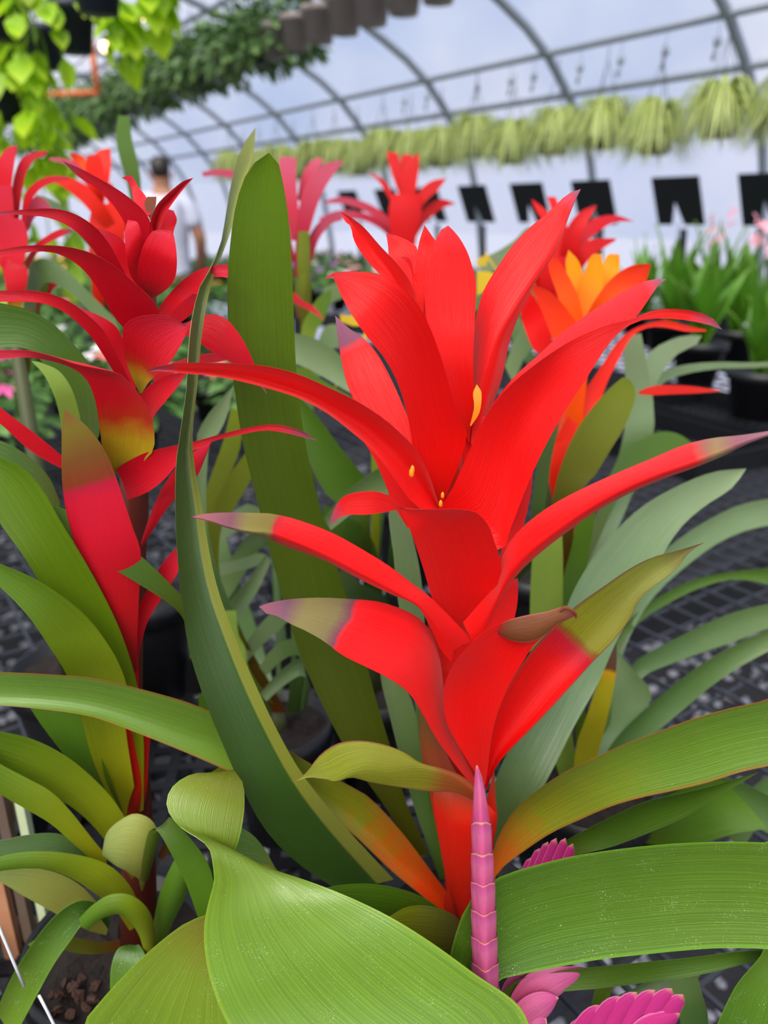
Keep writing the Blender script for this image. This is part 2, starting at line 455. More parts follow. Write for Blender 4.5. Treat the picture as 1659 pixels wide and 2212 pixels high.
PQ = leafmat('pink_quill_bract', [(0, '#c83a86'), (0.45, '#d8608e'), (0.70, '#d86a98'), (0.95, '#c84c8c'), (0.975, '#dca088'), (1, '#d0a078')], rough=0.45, stripe=0.25, trans=0.25, freq=16, blotch=0.15)
MAG = leafmat('magenta_quill_bract', [(0, '#d84a94'), (0.5, '#d43a8e'), (0.93, '#c23082'), (0.975, '#c88a78'), (1, '#b08458')], rough=0.45, stripe=0.25, trans=0.25, freq=12, blotch=0.15, edge='#dc88b4', edgew=0.05, tint=(.95, .85, .9))
# other
BLACKP = plain('black_plastic', '#0c0d11', rough=0.45, var=0.2)
DARKP = plain('dark_blue_plastic', '#1b2130', rough=0.5, var=0.2)
TAUPE = plain('taupe_plastic', '#857a76', rough=0.6, var=0.08)
SOIL = plain('potting_soil', '#1c130e', rough=0.95, var=0.6, scale=160, bump=1.0)
BARK = plain('bark_chip', '#40281c', rough=0.9, var=0.35, scale=120, bump=0.6)
STEEL = plain('galvanised_steel', '#868e9a', rough=0.5, metal=0.3, var=0.15)
WIRE = plain('grey_wire', '#3a3c44', rough=0.5, metal=0.3, var=0.1)
WHITEW = plain('white_wire', '#d8dade', rough=0.4, var=0.05)
WOOD = plain('bench_wood', '#b07a58', rough=0.75, var=0.3, scale=18, bump=0.4)
WOODD = plain('weathered_wood', '#5c4a3e', rough=0.8, var=0.3, scale=18, bump=0.4)
ORANGEP = plain('orange_paint', '#d4703c', rough=0.5, var=0.06)
SIGNK = plain('black_sign', '#0c1018', rough=0.55, var=0.1)
BULB = plain('lit_bulb', '#ffd9a8', emit='#ffcf9a', estr=5.0)
BLUEP = plain('blue_poster', '#5a90b8', rough=0.6)
YELLP = plain('yellow_poster', '#d8b84a', rough=0.6)
WHITEP = plain('white_panel', '#dfe0e4', rough=0.6, var=0.04)

BROWN_LIP = leafmat('brown_bract_lip', [(0, '#c81040'), (.10, '#a8302c'), (.2, '#84481a'), (.8, '#8c5420'), (1, '#a84450')], rough=.5, stripe=.15, trans=.15, blotch=.3, edge='#c86a70', edgew=.05, tint=(.85, .78, .7))
RAIL = plain('black_painted_rail', '#1a1b20', rough=.6)
BENCH_Z = 0.80
# ------------------------------------------------------------------ the hoop house
def film_mat(name, lo_, hi_):
    m, n, l = nodes_for(name)
    out = n.new('ShaderNodeOutputMaterial')
    tr = n.new('ShaderNodeBsdfTransparent'); tr.inputs['Color'].default_value = (.95, .96, 1, 1)
    tl = n.new('ShaderNodeBsdfTranslucent'); tl.inputs['Color'].default_value = (.93, .94, 1, 1)
    df = n.new('ShaderNodeBsdfDiffuse'); df.inputs['Color'].default_value = (.8, .82, .88, 1)
    gl = n.new('ShaderNodeBsdfGlossy'); gl.inputs['Roughness'].default_value = .25
    tc = n.new('ShaderNodeTexCoord'); no = n.new('ShaderNodeTexNoise'); no.inputs['Scale'].default_value = 1.2
    mr = n.new('ShaderNodeMapRange'); mr.inputs['To Min'].default_value = lo_; mr.inputs['To Max'].default_value = hi_
    l.new(tc.outputs['Object'], no.inputs['Vector']); l.new(no.outputs['Fac'], mr.inputs['Value'])
    m1 = n.new('ShaderNodeMixShader'); l.new(mr.outputs['Result'], m1.inputs['Fac'])
    l.new(tr.outputs[0], m1.inputs[1]); l.new(tl.outputs[0], m1.inputs[2])
    m2 = n.new('ShaderNodeMixShader'); m2.inputs['Fac'].default_value = .06
    l.new(m1.outputs[0], m2.inputs[1]); l.new(df.outputs[0], m2.inputs[2])
    l.new(m2.outputs[0], out.inputs['Surface'])
    return m
FILM = film_mat('poly_film', .06, .16)
FILMW = film_mat('wall_film', .55, .8)
PROF = [(4.40, 0.0), (4.38, .9), (4.30, 1.45), (4.20, 1.79), (3.97, 2.10), (3.755, 2.31), (3.42, 2.51), (2.7, 2.80), (1.7, 3.06), (.6, 3.20), (-.2, 3.24)]
PROF = PROF + [(-.4 - q, h) for q, h in reversed(PROF[:-1])]
prof = crom(PROF, 60)
S0, S1 = -3.0, 17.0
def strip(name, lo, hi, parent=None, mat=None):
    pr = prof[lo:hi + 1]
    v, f = [], []
    K = len(pr); SS = [S0 + (S1 - S0) * k / 10 for k in range(11)]
    for s_ in SS:
        for q, h in pr: v.append(H(q, s_, h))
    for a in range(10):
        for b in range(K - 1): f.append((a * K + b, a * K + b + 1, (a + 1) * K + b + 1, (a + 1) * K + b))
    return mkobj(name, mkmesh(name, v, f, mat or FILM, True), parent)
k_r = min(range(60), key=lambda i: abs(prof[i][1] - 1.75) + (prof[i][0] < 0) * 9)
k_l = min(range(60), key=lambda i: abs(prof[i][1] - 1.75) + (prof[i][0] > 0) * 9)
tag(strip('wall_right', 0, k_r, mat=FILMW), 'white translucent film side wall under the hanging spider plants', kind='structure')
tag(strip('ceiling', k_r, k_l), 'translucent film roof of the greenhouse with clouds showing through', kind='structure')
tag(strip('wall_left', k_l, 59, mat=FILMW), 'white translucent film wall on the far left side', kind='structure')
# end walls
for nm, s_ in (('wall_end', S1), ('wall_back', S0)):
    v = [H(q, s_, h) for q, h in prof]
    o = mkobj(nm, mkmesh(nm, v, [tuple(range(60))], FILMW, False)); tag(o, 'translucent film end wall of the greenhouse', kind='structure')
# hoops and purlins of galvanised tube
hoops = empty('roof_frame', (0, 0, 0), 0); tag(hoops, 'grey steel hoops and purlins carrying the film', kind='structure')
for k in range(-3, 12):
    s_ = 2.69 + 1.2 * k
    b = MB(); b.tube([H(q * .992, s_, h - .02) for q, h in prof], .027, 8)
    b.build('hoop', STEEL, hoops, True)
for q, h in ((3.74, 2.28), (3.95, 2.08), (2.65, 2.80), (.5, 3.17), (-1.0, 3.2), (-3.5, 2.7)):
    b = MB(); b.tube([H(q, S0, h), H(q, S1, h)], .021, 8); b.build('purlin', STEEL, hoops, True)
# ground
GRAVEL = plain('gravel_ground', '#1e1e22', rough=.9, var=.5, scale=60, bump=.8)
v = [H(-4.9, S0, 0), H(4.42, S0, 0), H(4.42, S1, 0), H(-4.9, S1, 0)]
tag(mkobj('floor', mkmesh('floor', v, [(0, 1, 2, 3)], GRAVEL, False)), 'grey gravel floor under the benches', kind='structure')
v = [H(-40, -40, -.03), H(40, -40, -.03), H(40, 60, -.03), H(-40, 60, -.03)]
tag(mkobj('ground', mkmesh('ground', v, [(0, 1, 2, 3)], plain('pale_yard', '#b4b4be', rough=.9, scale=3), False)), 'pale yard outside the greenhouse film', kind='structure')
# loose stones lying on the gravel where it shows between the leaves
rng = random.Random(11)
base_v, base_f = [], []
bb = MB(); bb.lathe([(.35, -.45), (.95, -.15), (.9, .25), (.4, .5)], 6)
bvs = np.array(bb.v)
V, F = [], []
cnt = 0
for k in range(4200):
    c = H(rng.uniform(-.5, 2.5), rng.uniform(-.5, 3.8), .006)
    r = rng.uniform(.008, .02)
    a = rng.random() * 6.28
    ca, sa = math.cos(a), math.sin(a)
    q = bvs * np.array([r * rng.uniform(1, 1.6), r, r * .6])
    q = np.stack([q[:, 0] * ca - q[:, 1] * sa + c.x, q[:, 0] * sa + q[:, 1] * ca + c.y, q[:, 2] + r * .25], 1)
    o = len(V); V += q.tolist(); F += [tuple(i + o for i in f) for f in bb.f]
STONE = plain('pale_stone', '#85858e', rough=.7, var=.7, scale=25)
tag(mkobj('gravel', mkmesh('gravel', V, F, STONE, True)), 'loose pale gravel stones on the floor below the wire bench', 'gravel', kind='stuff')

# ------------------------------------------------------------------ wire benches
def bench(label, q0, q1, s0, s1, z, pitch, wr=.0022, cat='bench'):
    e = empty('wire_bench', H((q0 + q1) / 2, (s0 + s1) / 2, 0), HROT, label, cat)
    W, Ln = q1 - q0, s1 - s0
    b = MB()
    n1 = int(W / pitch); n2 = int(Ln / pitch)
    for i in range(n1 + 1): b.box((-W / 2 + i * pitch, 0, z - .004), (wr * 2, Ln, wr * 2))
    for i in range(n2 + 1): b.box((0, -Ln / 2 + i * pitch, z - .008), (W, wr * 2, wr * 2))
    tag(b.build('wire_mesh', WIRE, e), kind='stuff')
    for x in (-1, 1):
        MB().box((x * (W / 2 + .012), 0, z - .04), (.028, Ln, .09)).build('side_rail', RAIL, e)
        for y in (-.48, -.16, .16, .48):
            MB().box((x * (W / 2 - .03), y * Ln, (z - .085) / 2), (.07, .07, z - .085)).build('leg', RAIL, e)
    for y in (-.48, -.16, .16, .48):
        MB().box((0, y * Ln, z - .05), (W, .045, .07)).build('cross_rail', RAIL, e)
    return e
bench('wire mesh bench carrying the red bromeliads', -.62, 2.2, -.6, 3.4, BENCH_Z, .05)
bench('long bench beneath the black signs along the side wall', 2.55, 4.05, -.5, 12.0, BENCH_Z, .09, .003)
bench('bench of pink flowers on the far left of the house', -2.6, -.9, 1.2, 12, BENCH_Z, .09, .003)
bench('middle bench of bedding plants beyond the red bromeliads', -.62, 1.75, 3.7, 12.0, BENCH_Z, .09, .003)
# wooden slats seen at the left edge, standing on the bench
e = empty('slatted_crate', P(20, 1900, .50).xy.to_3d() + Vector((0, 0, BENCH_Z)), 0, 'rough wooden slats standing at the left photo edge', 'crate')
o = Vector(e.location)
for x, w, mat in ((-6, 44, WOOD), (40, 26, WOODD), (80, 22, plain('pale_slat', '#b8c49a', rough=.7))):
    p = P(x, 1900, .50)
    MB().box((p.x - o.x, p.y - o.y, .09), (w * .00030, .008, .18)).build('slat', mat, e)
for zz in (.02, .15):
    MB().box((P(20, 1900, .50).x - o.x, .010, zz), (.045, .008, .02)).build('rail', WOODD, e)

# black nursery trays on the near bench
def tray(label, c, rz, W=.30, Ln=.56):
    e = empty('nursery_tray', (c[0], c[1], BENCH_Z), rz, label, 'tray', 'black nursery trays')
    b = MB()
    for x in (-1, 1): b.box((x * W / 2, 0, .028), (.006, Ln, .056))
    for y in (-1, 1): b.box((0, y * Ln / 2, .028), (W, .006, .056))
    b.build('rim_wall', BLACKP, e)
    b = MB()
    for k in range(1, 10): b.box((-W / 2 + W * k / 10, 0, .003), (.012, Ln, .004))
    for k in range(1, 18): b.box((0, -Ln / 2 + Ln * k / 18, .004), (W, .012, .004))
    b.build('grid_floor', BLACKP, e)
tray('added black grid tray darkening the bench under the crimson bromeliad', (-.20, .62), .1)  # added so the bench reads dark in the gaps between leaves
tray('added black grid tray darkening the bench behind the stem of the sharp red bromeliad', (.10, .80), .05)  # likewise added to darken the bench behind the stem
c_ = onz(1590, 930, BENCH_Z); tray('black grid tray below the upright plant at the right edge', (c_.x, c_.y), .5, .4, .6)
c_ = onz(1420, 960, BENCH_Z); tray('black grid tray showing behind the olive leaf of the orange bromeliad', (c_.x, c_.y), .5, .36, .56)
# ------------------------------------------------------------------ potted red bromeliad in focus
def pot(parent, c, r, h, z0, name='pot', mat=None, soil=True):
    """nursery pot under a plant: c = axis (x, y), z0 = soil level"""
    o = Vector(parent.location)
    b = MB()
    zb = z0 - h
    b.lathe([(r * .72, 0), (r * .98, h * .86), (r * .98, h * .88), (r * 1.06, h * .89), (r * 1.06, h + .012), (r * .99, h + .012), (r * .95, h - .006)], 28, (c[0] - o.x, c[1] - o.y, zb - o.z))
    p = b.build(name, mat or BLACKP, parent, True)
    if soil:
        rng = random.Random(int(r * 1e4) + int(c[0] * 1e3))
        v, f = [(c[0] - o.x, c[1] - o.y, z0 + .004 - o.z)], []
        K, S = 5, 20
        for k in range(1, K + 1):
            for j in range(S):
                a = 2 * math.pi * j / S
                rr = r * .96 * k / K
                v.append((c[0] + rr * math.cos(a) - o.x, c[1] + rr * math.sin(a) - o.y, z0 + rng.uniform(-.004, .006) * (k < K) - o.z))
        for j in range(S): f.append((0, 1 + j, 1 + (j + 1) % S))
        for k in range(K - 1):
            for j in range(S):
                a = 1 + k * S
                f.append((a + j, a + S + j, a + S + (j + 1) % S, a + (j + 1) % S))
        mkobj('soil', mkmesh('soil', v, f, SOIL, False), parent)
    return p

main_base = P(1000, 2010, 0.40)
MAINP = empty('red_bromeliad', (main_base.x, main_base.y, BENCH_Z), 0,
              'large bright red bromeliad in sharp focus with long pointed bracts', 'bromeliad')
def bm(mat, L, R, Y, **k): return leaf(MAINP, 'bract', mat, L, R, Y, **k)
def lm(mat, L, R, Y, **k): return leaf(MAINP, 'leaf', mat, L, R, Y, **k)
# --- stem and its sheathing bracts
sb = MB()
sp = [P(1000, 2040, .40), P(1000, 1900, .40), P(995, 1750, .40), P(1005, 1600, .40), P(1000, 1400, .40), P(990, 1200, .40), P(975, 1000, .40), P(970, 850, .402)]
sb.tube([p - Vector(MAINP.location) for p in sp], [.014, .012, .011, .011, .010, .009, .007, .004], 12)
so = sb.build('stem', plain('red_stem', '#b81a08', rough=.5), MAINP, True)
# --- upper cluster
bm(RED_SP, '1255,408 1225,420 1188,455 1154,483 1120,515 1093,550 1065,592 1044,629 1032,670 1025,710 1022,780 1024,850 1018,960',
   '1255,408 1240,440 1228,470 1212,515 1190,560 1153,615 1118,690 1099,745 1085,815 1070,860 1050,910 1030,960', [.445, .44, .432, .425, .418, .408, .395],
   YR=[.445, .435, .43, .425, .425, .42, .405],
   M='1255,408 1240,438 1227,468 1211,512 1188,556 1150,610 1112,668 1075,728 1055,790 1042,845 1032,900 1024,960', YM=[.445, .43, .418, .410, .404, .40, .395], crease=.85, mv=.75)
bm(RED, '968,487 948,502 934,545 920,590 917,640 925,700 945,760 966,830 985,890 1012,955', '968,487 990,510 1010,545 1021,580 1028,612 1026,690 1022,770 1024,850 1020,900 1014,955',
   [.405, .40, .395, .39, .392, .395], cup=.08)
bm(RED, '917,486 905,525 897,580 897,640 915,700', '917,486 935,512 946,530 935,570 925,640 925,700', [.43, .425, .42, .41], cup=.1)
bm(RED, '735,457 745,478 758,490 765,520 790,560 820,592 855,630 890,690 920,760', '735,457 755,468 785,490 822,532 858,570 884,605 897,640 905,680 930,760',
   [.43, .425, .415, .41, .405], M='735,457 756,474 775,500 800,540 840,590 870,640 900,700 925,760', YM=[.43, .43, .425, .42, .41], crease=.5)
bm(RED, '834,505 838,530 842,560 865,590 890,630 905,690', '834,505 855,508 885,522 902,540 897,590 905,640 925,690', [.455, .45, .44, .43, .42], cup=.06)
bm(RED, '863,555 878,566 888,585 892,610 896,650 905,700', '863,555 880,555 890,570 896,595 915,612 915,700', [.42, .42, .415, .41])
bm(RED, '1030,830 1022,850 1024,880 1015,920', '1030,830 1040,850 1036,890 1018,920', [.392, .39, .39]).data.materials[0] = plain('orange_petal', '#f08a08', rough=.5)
bm(RED_P, '724,682 729,725 738,780 750,830 775,885 810,940 850,1000 890,1060', '724,682 755,710 785,730 815,765 843,815 868,870 885,915 897,965 915,1060',
   [.445, .44, .43, .42, .41, .40], cup=-.06)
# big upper front bract
bm(RED, '700,603 716,590 760,586 815,592 862,616 900,655 930,710 955,780 975,850 993,905 1008,945 985,1020 952,1095',
   '700,603 722,600 732,628 760,680 795,730 828,770 856,820 876,880 888,940 897,1000 910,1040 935,1085 946,1098', [.362, .36, .355, .358, .364, .37, .376, .382, .388], cup=[0, .04, .08, .10, .12, .1, .05])
# long left bract
bm(RED_SP, '315,803 345,791 400,784 480,784 560,789 640,807 720,842 770,866 830,905 880,950 898,968 925,1020 948,1092',
   '315,803 345,801 390,806 460,812 530,826 590,842 650,862 710,895 770,942 808,976 850,1030 890,1085 930,1110 950,1120', [.36, .358, .355, .355, .36, .366, .372, .378],
   M='315,803 345,797 400,800 470,806 540,818 600,836 660,856 720,888 780,924 830,965 880,1015 920,1060 948,1100', YM=[.36, .364, .364, .366, .37, .376, .380, .384], crease=.55, mv=.66)
bm(RED, '770,930 805,985 830,1040 850,1090 880,1140', '800,930 850,985 880,1040 900,1090 920,1140', [.415, .41, .405, .40], cup=-.05)
# upper right pair
bm(RED_SP, '1440,603 1415,603 1380,612 1330,640 1270,678 1215,718 1165,765 1110,815 1060,880 1030,940', '1440,603 1425,612 1405,640 1375,682 1330,725 1270,790 1200,850 1150,900 1100,960 1050,1010',
   [.43, .432, .432, .43, .425, .415, .405], YR=[.43, .405, .395, .39, .388, .388, .39], cup=-.03)
bm(RED_SP, '1560,712 1540,688 1500,672 1440,667 1400,674 1362,690 1310,702 1230,738 1150,792 1085,850 1040,915 1010,985 975,1060 947,1100',
   '1560,712 1525,700 1470,690 1420,688 1385,692 1345,712 1310,750 1262,825 1210,905 1160,1000 1125,1085 1100,1150 1082,1190 1010,1180', [.37, .372, .375, .372, .37, .37, .372, .374, .376, .378],
   M='1560,712 1532,696 1480,682 1430,680 1385,688 1352,702 1300,738 1230,790 1165,860 1125,940 1105,1020 1090,1100 1062,1150 985,1140', YM=[.37, .373, .375, .372, .372, .378, .382, .384, .382, .380], crease=.5, mv=.68)
bm(RED, '1150,985 1130,1010 1110,1080 1085,1180 1075,1240', '1150,985 1150,1040 1140,1100 1120,1170 1090,1250', [.42, .415, .41, .40], cup=-.06)
# front folded bract
bm(RED_SP, '712,1136 718,1108 738,1076 775,1063 820,1063 850,1078 872,1098 930,1100 990,1100 1030,1108 1055,1135 1068,1170 1082,1215 1078,1262 1040,1305 992,1352',
   '712,1136 728,1122 752,1112 790,1112 835,1106 862,1102 874,1118 888,1150 902,1190 915,1230 926,1268 936,1300 948,1320 962,1338 975,1350 988,1356',
   [.335, .335, .335, .338, .340, .343, .350, .358, .366, .374, .380], cup=[0, .03, .03, .06, .10, .12, .12, .1, .05], n=44)
# left mid bract with olive tip
bm(RED_O, '414,1117 440,1110 490,1107 545,1108 590,1110 650,1125 720,1152 780,1185 840,1222 890,1260 930,1290 975,1335 1022,1385',
   '414,1117 450,1125 490,1140 535,1152 580,1165 630,1185 700,1210 760,1242 820,1272 880,1298 900,1306 930,1352 950,1400 975,1430', [.34, .345, .35, .355, .36, .364, .366, .368],
   YR=[.335, .338, .342, .347, .352, .357, .361, .366],
   M='414,1117 448,1123 490,1137 535,1148 585,1152 640,1172 700,1199 760,1229 820,1261 872,1290 902,1306 938,1350 980,1405', YM=[.33, .33, .333, .338, .344, .351, .358, .366], crease=.8, mv=.75)
# right mid bract
bm(RED_T, '1668,930 1600,940 1540,946 1480,960 1420,985 1350,1014 1280,1045 1210,1080 1150,1120 1105,1165 1080,1215 1075,1258 1040,1298 1000,1345',
   '1668,938 1610,960 1560,985 1500,1010 1430,1035 1350,1070 1280,1110 1210,1160 1160,1200 1120,1238 1090,1280 1065,1330 1045,1370 1022,1390', [.325, .34, .35, .358, .364, .368, .37, .37],
   YR=[.32, .33, .338, .346, .352, .358, .362, .366],
   M='1668,936 1608,955 1556,978 1492,1003 1424,1026 1350,1058 1280,1097 1212,1143 1158,1184 1115,1226 1087,1270 1062,1320 1038,1360 1015,1375', YM=[.318, .322, .327, .334, .342, .35, .358, .366], crease=.8, mv=.8)
bm(RED, '1119,1248 1090,1262 1062,1300 1045,1340 1035,1390', '1119,1248 1118,1300 1110,1340 1100,1370 1090,1395', [.395, .392, .388, .384], cup=-.05)
bm(RED, '905,1300 925,1350 935,1400 950,1450', '905,1300 945,1340 965,1390 975,1450', [.385, .38, .378])
# lower left bract, wide olive tip
bm(RED_O2, '560,1310 590,1300 640,1293 700,1291 760,1294 815,1299 865,1314 905,1335 935,1372 950,1420 958,1480 965,1540 990,1610 1030,1690',
   '560,1310 575,1325 605,1332 622,1345 660,1362 700,1385 740,1415 790,1440 840,1465 885,1498 912,1540 940,1590 975,1640 1030,1710', [.345, .352, .36, .366, .37, .37, .366, .364],
   YR=[.34, .335, .332, .334, .34, .348, .356, .362], cup=[.0, .0, -.04, -.10, -.12, -.12, -.1, .02])
# folded front bract with brown curled lip
bm(RED, '1236,1320 1215,1315 1180,1326 1130,1334 1080,1347 1040,1370 1005,1405 978,1440 962,1475 957,1510 965,1560 990,1610 1040,1690',
   '1236,1322 1205,1350 1186,1364 1168,1380 1150,1398 1128,1432 1100,1480 1078,1530 1064,1580 1058,1620 1055,1650 1052,1675 1046,1700', [.331, .331, .332, .336, .342, .348, .354, .360],
   cup=[.0, .05, .08, .12, .16, .16, .14, .08], n=40)
leaf(MAINP, 'bract_lip', BROWN_LIP, '1243,1330 1238,1319 1218,1311 1180,1322 1130,1331 1090,1343 1062,1362', '1243,1330 1225,1339 1203,1350 1168,1378 1135,1388 1100,1382 1062,1364', [.324, .324, .325, .327, .330, .338], cup=-.12, n=24)
leaf(MAINP, 'bract_lip', BROWN_LIP, '1206,1318 1218,1309 1232,1312 1246,1324 1246,1334', '1212,1322 1222,1317 1232,1320 1240,1328 1243,1336', [.323, .322, .321, .322], cup=-.3, n=14)
bm(RED, '930,1370 935,1420 945,1480 975,1560', '1015,1380 1010,1430 1005,1490 1000,1570', [.392, .388, .386, .386])
bm(RED, '955,900 955,960 950,1040 955,1110', '1060,900 1055,960 1040,1040 1010,1110', [.405, .40, .395, .392])
bm(RED, '950,1290 960,1340 975,1400 990,1460', '1090,1260 1075,1330 1060,1400 1045,1460', [.398, .394, .390, .388])
# lower right bract, long green tip
bm(RED_G, '1524,1171 1495,1180 1455,1192 1405,1206 1355,1232 1300,1270 1250,1305 1205,1345 1160,1392 1120,1445 1085,1505 1065,1570 1057,1630 1048,1700',
   '1524,1171 1490,1192 1462,1228 1425,1258 1385,1290 1362,1335 1325,1385 1285,1425 1240,1475 1190,1530 1140,1582 1100,1622 1070,1660 1050,1710', [.385, .38, .374, .370, .366, .364, .362, .362],
   M='1524,1171 1492,1187 1455,1218 1415,1240 1368,1285 1325,1335 1285,1380 1240,1430 1190,1480 1145,1535 1105,1585 1080,1620 1062,1655 1049,1705', YM=[.385, .382, .378, .376, .374, .372, .370, .366], crease=.2, mv=.66)
# small olive bract
bm(OLIVE_R, '634,1690 662,1668 690,1632 725,1608 765,1600 810,1604 850,1615 885,1632 915,1655 960,1662 1000,1678 1040,1710',
   '634,1690 665,1680 700,1683 730,1686 760,1680 800,1690 845,1698 890,1705 940,1711 975,1711 1010,1722 1040,1745', [.335, .335, .338, .342, .346, .350, .354, .358],
   M='634,1690 662,1678 700,1682 728,1684 765,1666 800,1658 840,1666 870,1660 900,1657 945,1664 990,1684 1040,1722', YM=[.335, .336, .336, .338, .343, .347, .351, .354], crease=.5, mv=.55)
# stem sheaths
bm(STEM_G, '903,1525 905,1580 912,1640 925,1700 945,1800 970,1900 1000,2010', '903,1525 930,1560 965,1630 1000,1700 1030,1760 1040,1850 1030,2000', [.385, .38, .376, .374, .376, .38], cup=-.25)
bm(STEM_R, '1068,1660 1058,1700 1045,1760 1030,1850 1010,2000', '1068,1660 1070,1720 1074,1770 1066,1830 1060,1920 1030,2010', [.385, .382, .380, .385, .39], cup=-.2)
bm(STEM_R, '950,1690 935,1720 945,1790 960,1880 990,2000', '1020,1700 1060,1745 1072,1765 1060,1850 1040,2000', [.372, .370, .372, .378, .385], cup=-.22)
# --- green leaves of the same plant
lm(GR_T, '581,330 562,340 538,366 522,400 508,450 498,520 491,610 494,720 505,830 525,960 550,1060 575,1160 605,1270 640,1390 690,1510 760,1640 830,1740 900,1850',
   '581,330 597,338 604,362 616,420 625,490 630,570 634,660 638,770 648,880 664,980 690,1090 720,1200 752,1300 785,1410 815,1520 845,1620 880,1740 930,1850',
   [.455, .455, .455, .452, .45, .448, .445, .44, .43, .42, .41], cup=.12, n=44)
lm(GR_D, '552,275 530,305 512,345 500,395 490,450 476,530 450,590 430,625 413,700 406,780 402,850 392,920 381,1000 379,1080 382,1180 392,1290 408,1400 438,1500 478,1600 522,1700 575,1795 650,1870 750,1935',
   '552,275 550,310 546,345 530,390 515,440 498,500 482,545 460,600 446,660 434,740 428,820 420,890 416,960 424,1030 438,1100 450,1180 470,1270 505,1370 548,1470 600,1580 655,1675 735,1775 850,1900',
   [.58, .53, .465, .41, .39, .38, .375, .37, .366, .362, .36, .362, .366, .374, .384], YR=[.58, .54, .475, .425, .41, .40, .39, .385, .38, .376, .374, .374, .376, .382, .388],
   M='552,275 548,310 540,345 520,390 505,440 490,510 470,560 448,610 434,670 424,750 419,830 411,900 404,970 410,1040 420,1110 430,1190 450,1285 485,1385 525,1485 575,1590 630,1690 700,1785 810,1910',
   YM=[.58, .54, .475, .425, .41, .40, .392, .387, .382, .378, .376, .376, .378, .384, .39], crease=.6, mv=.78, n=50)
# arching leaf that runs to the far left
lm(GR_R, '-60,1450 0,1452 100,1457 200,1465 300,1488 400,1516 480,1548 560,1580 640,1632 740,1690 800,1725 870,1800 930,1880 990,1960',
   '-60,1520 0,1524 100,1533 200,1549 300,1585 400,1625 495,1666 560,1690 640,1725 700,1760 760,1800 850,1885 930,1950 970,1990', [.36, .362, .366, .372, .38, .386, .39, .394, .395],
   M='-60,1508 0,1508 100,1514 200,1528 300,1556 400,1590 490,1622 570,1650 650,1690 730,1745 790,1790 860,1860 930,1925 980,1980', YM=[.362, .366, .372, .378, .386, .392, .396, .40, .40], crease=.5, mv=.7, n=44)
lm(GR_P, '1612,1012 1540,1020 1460,1052 1380,1100 1310,1170 1262,1235 1225,1310 1200,1400 1165,1480 1130,1560 1080,1660 1050,1760 1030,1900',
   '1612,1012 1580,1055 1520,1095 1470,1140 1430,1200 1400,1260 1360,1330 1325,1400 1290,1480 1240,1570 1190,1670 1130,1780 1070,1900', [.60, .58, .56, .53, .50, .47, .45, .43, .42, .41], cup=.08, n=40)
lm(GR_R, '1720,1490 1659,1512 1580,1530 1500,1552 1420,1582 1340,1612 1280,1640 1220,1668 1160,1708 1110,1752 1075,1810 1055,1880 1030,1990',
   '1720,1640 1659,1655 1600,1668 1530,1690 1470,1705 1390,1722 1320,1742 1250,1772 1190,1800 1130,1840 1080,1880 1060,1920 1040,2000', [.30, .305, .315, .325, .335, .345, .36, .37, .38], cup=[.1, .1, .1, .12, .14, .14], n=40)
lm(GR_K, '1640,1668 1560,1692 1480,1712 1400,1730 1330,1760 1270,1790 1200,1830 1120,1890 1050,1960', '1640,1668 1560,1715 1480,1765 1400,1800 1320,1830 1240,1850 1180,1880 1120,1930 1050,1990',
   [.345, .35, .355, .36, .365, .375, .385], cup=.12)
lm(GR_B, '905,1000 870,1050 840,1100 850,1200 860,1300 880,1400 900,1550 930,1750', '925,1000 900,1060 885,1120 905,1220 915,1300 920,1400 930,1500 960,1750', [.48, .47, .46, .45, .44, .43, .42])
lm(GR_B, '820,1440 825,1480 845,1560 870,1660 900,1760 950,1900', '870,1470 895,1530 910,1600 925,1680 950,1770 985,1900', [.45, .44, .43, .42, .41], cup=.1)
lm(GR_K, '655,1935 720,1915 800,1910 880,1925 940,1955 1000,2010', '655,1935 700,1985 780,2020 860,2030 930,2030 1000,2040', [.34, .345, .35, .36, .375], cup=-.06)
lm(GR_O, '820,1995 880,1960 940,1960 990,1985 1010,2030', '820,2010 860,2070 920,2090 980,2080 1010,2060', [.33, .335, .345, .36], cup=-.1)
for x, y, Yq, r in ((891, 1014, .370, .0011), (889, 1021, .370, .0013), (952, 1088, .372, .0010), (956, 1070, .374, .0009)):
    b = MB(); b.lathe([(r * .3, -2 * r), (r, -r), (r * .9, r), (r * .2, 2 * r)], 8)
    b.build('petal', plain('orange_petal', '#f08a08', rough=.5), MAINP, True, loc=P(x, y, Yq) - Vector(MAINP.location))
pot(MAINP, (main_base.x, main_base.y), .058, main_base.z - BENCH_Z, main_base.z)
# ------------------------------------------------------------------ crimson bromeliad beside it
lb = P(300, 2010, 0.43)
LEFTP = empty('crimson_bromeliad', (lb.x, lb.y, BENCH_Z), 0, 'tall crimson bromeliad with yellow-based bracts behind the narrow twisting green leaf', 'bromeliad')
def bl(mat, L, R, Y, **k): return leaf(LEFTP, 'bract', mat, L, R, Y, **k)
def ll(mat, L, R, Y, **k): return leaf(LEFTP, 'leaf', mat, L, R, Y, **k)
sb = MB()
sp = [P(300, 2030, .43), P(300, 1850, .44), P(290, 1700, .445), P(275, 1500, .45), P(280, 1300, .455), P(290, 1100, .46), P(290, 900, .46), P(310, 700, .46), P(325, 560, .46)]
sb.tube([p - Vector(LEFTP.location) for p in sp], [.014, .012, .011, .010, .009, .009, .008, .007, .004], 12)
sb.build('stem', plain('crimson_stem', '#5a1c0a', rough=.5), LEFTP, True)
bl(CRIM_P, '134,347 175,365 215,386 255,410 285,432 310,455 325,480 335,520', '134,347 165,378 205,405 235,432 255,458 275,490 300,520', [.44, .445, .45, .455, .46], cup=.05)
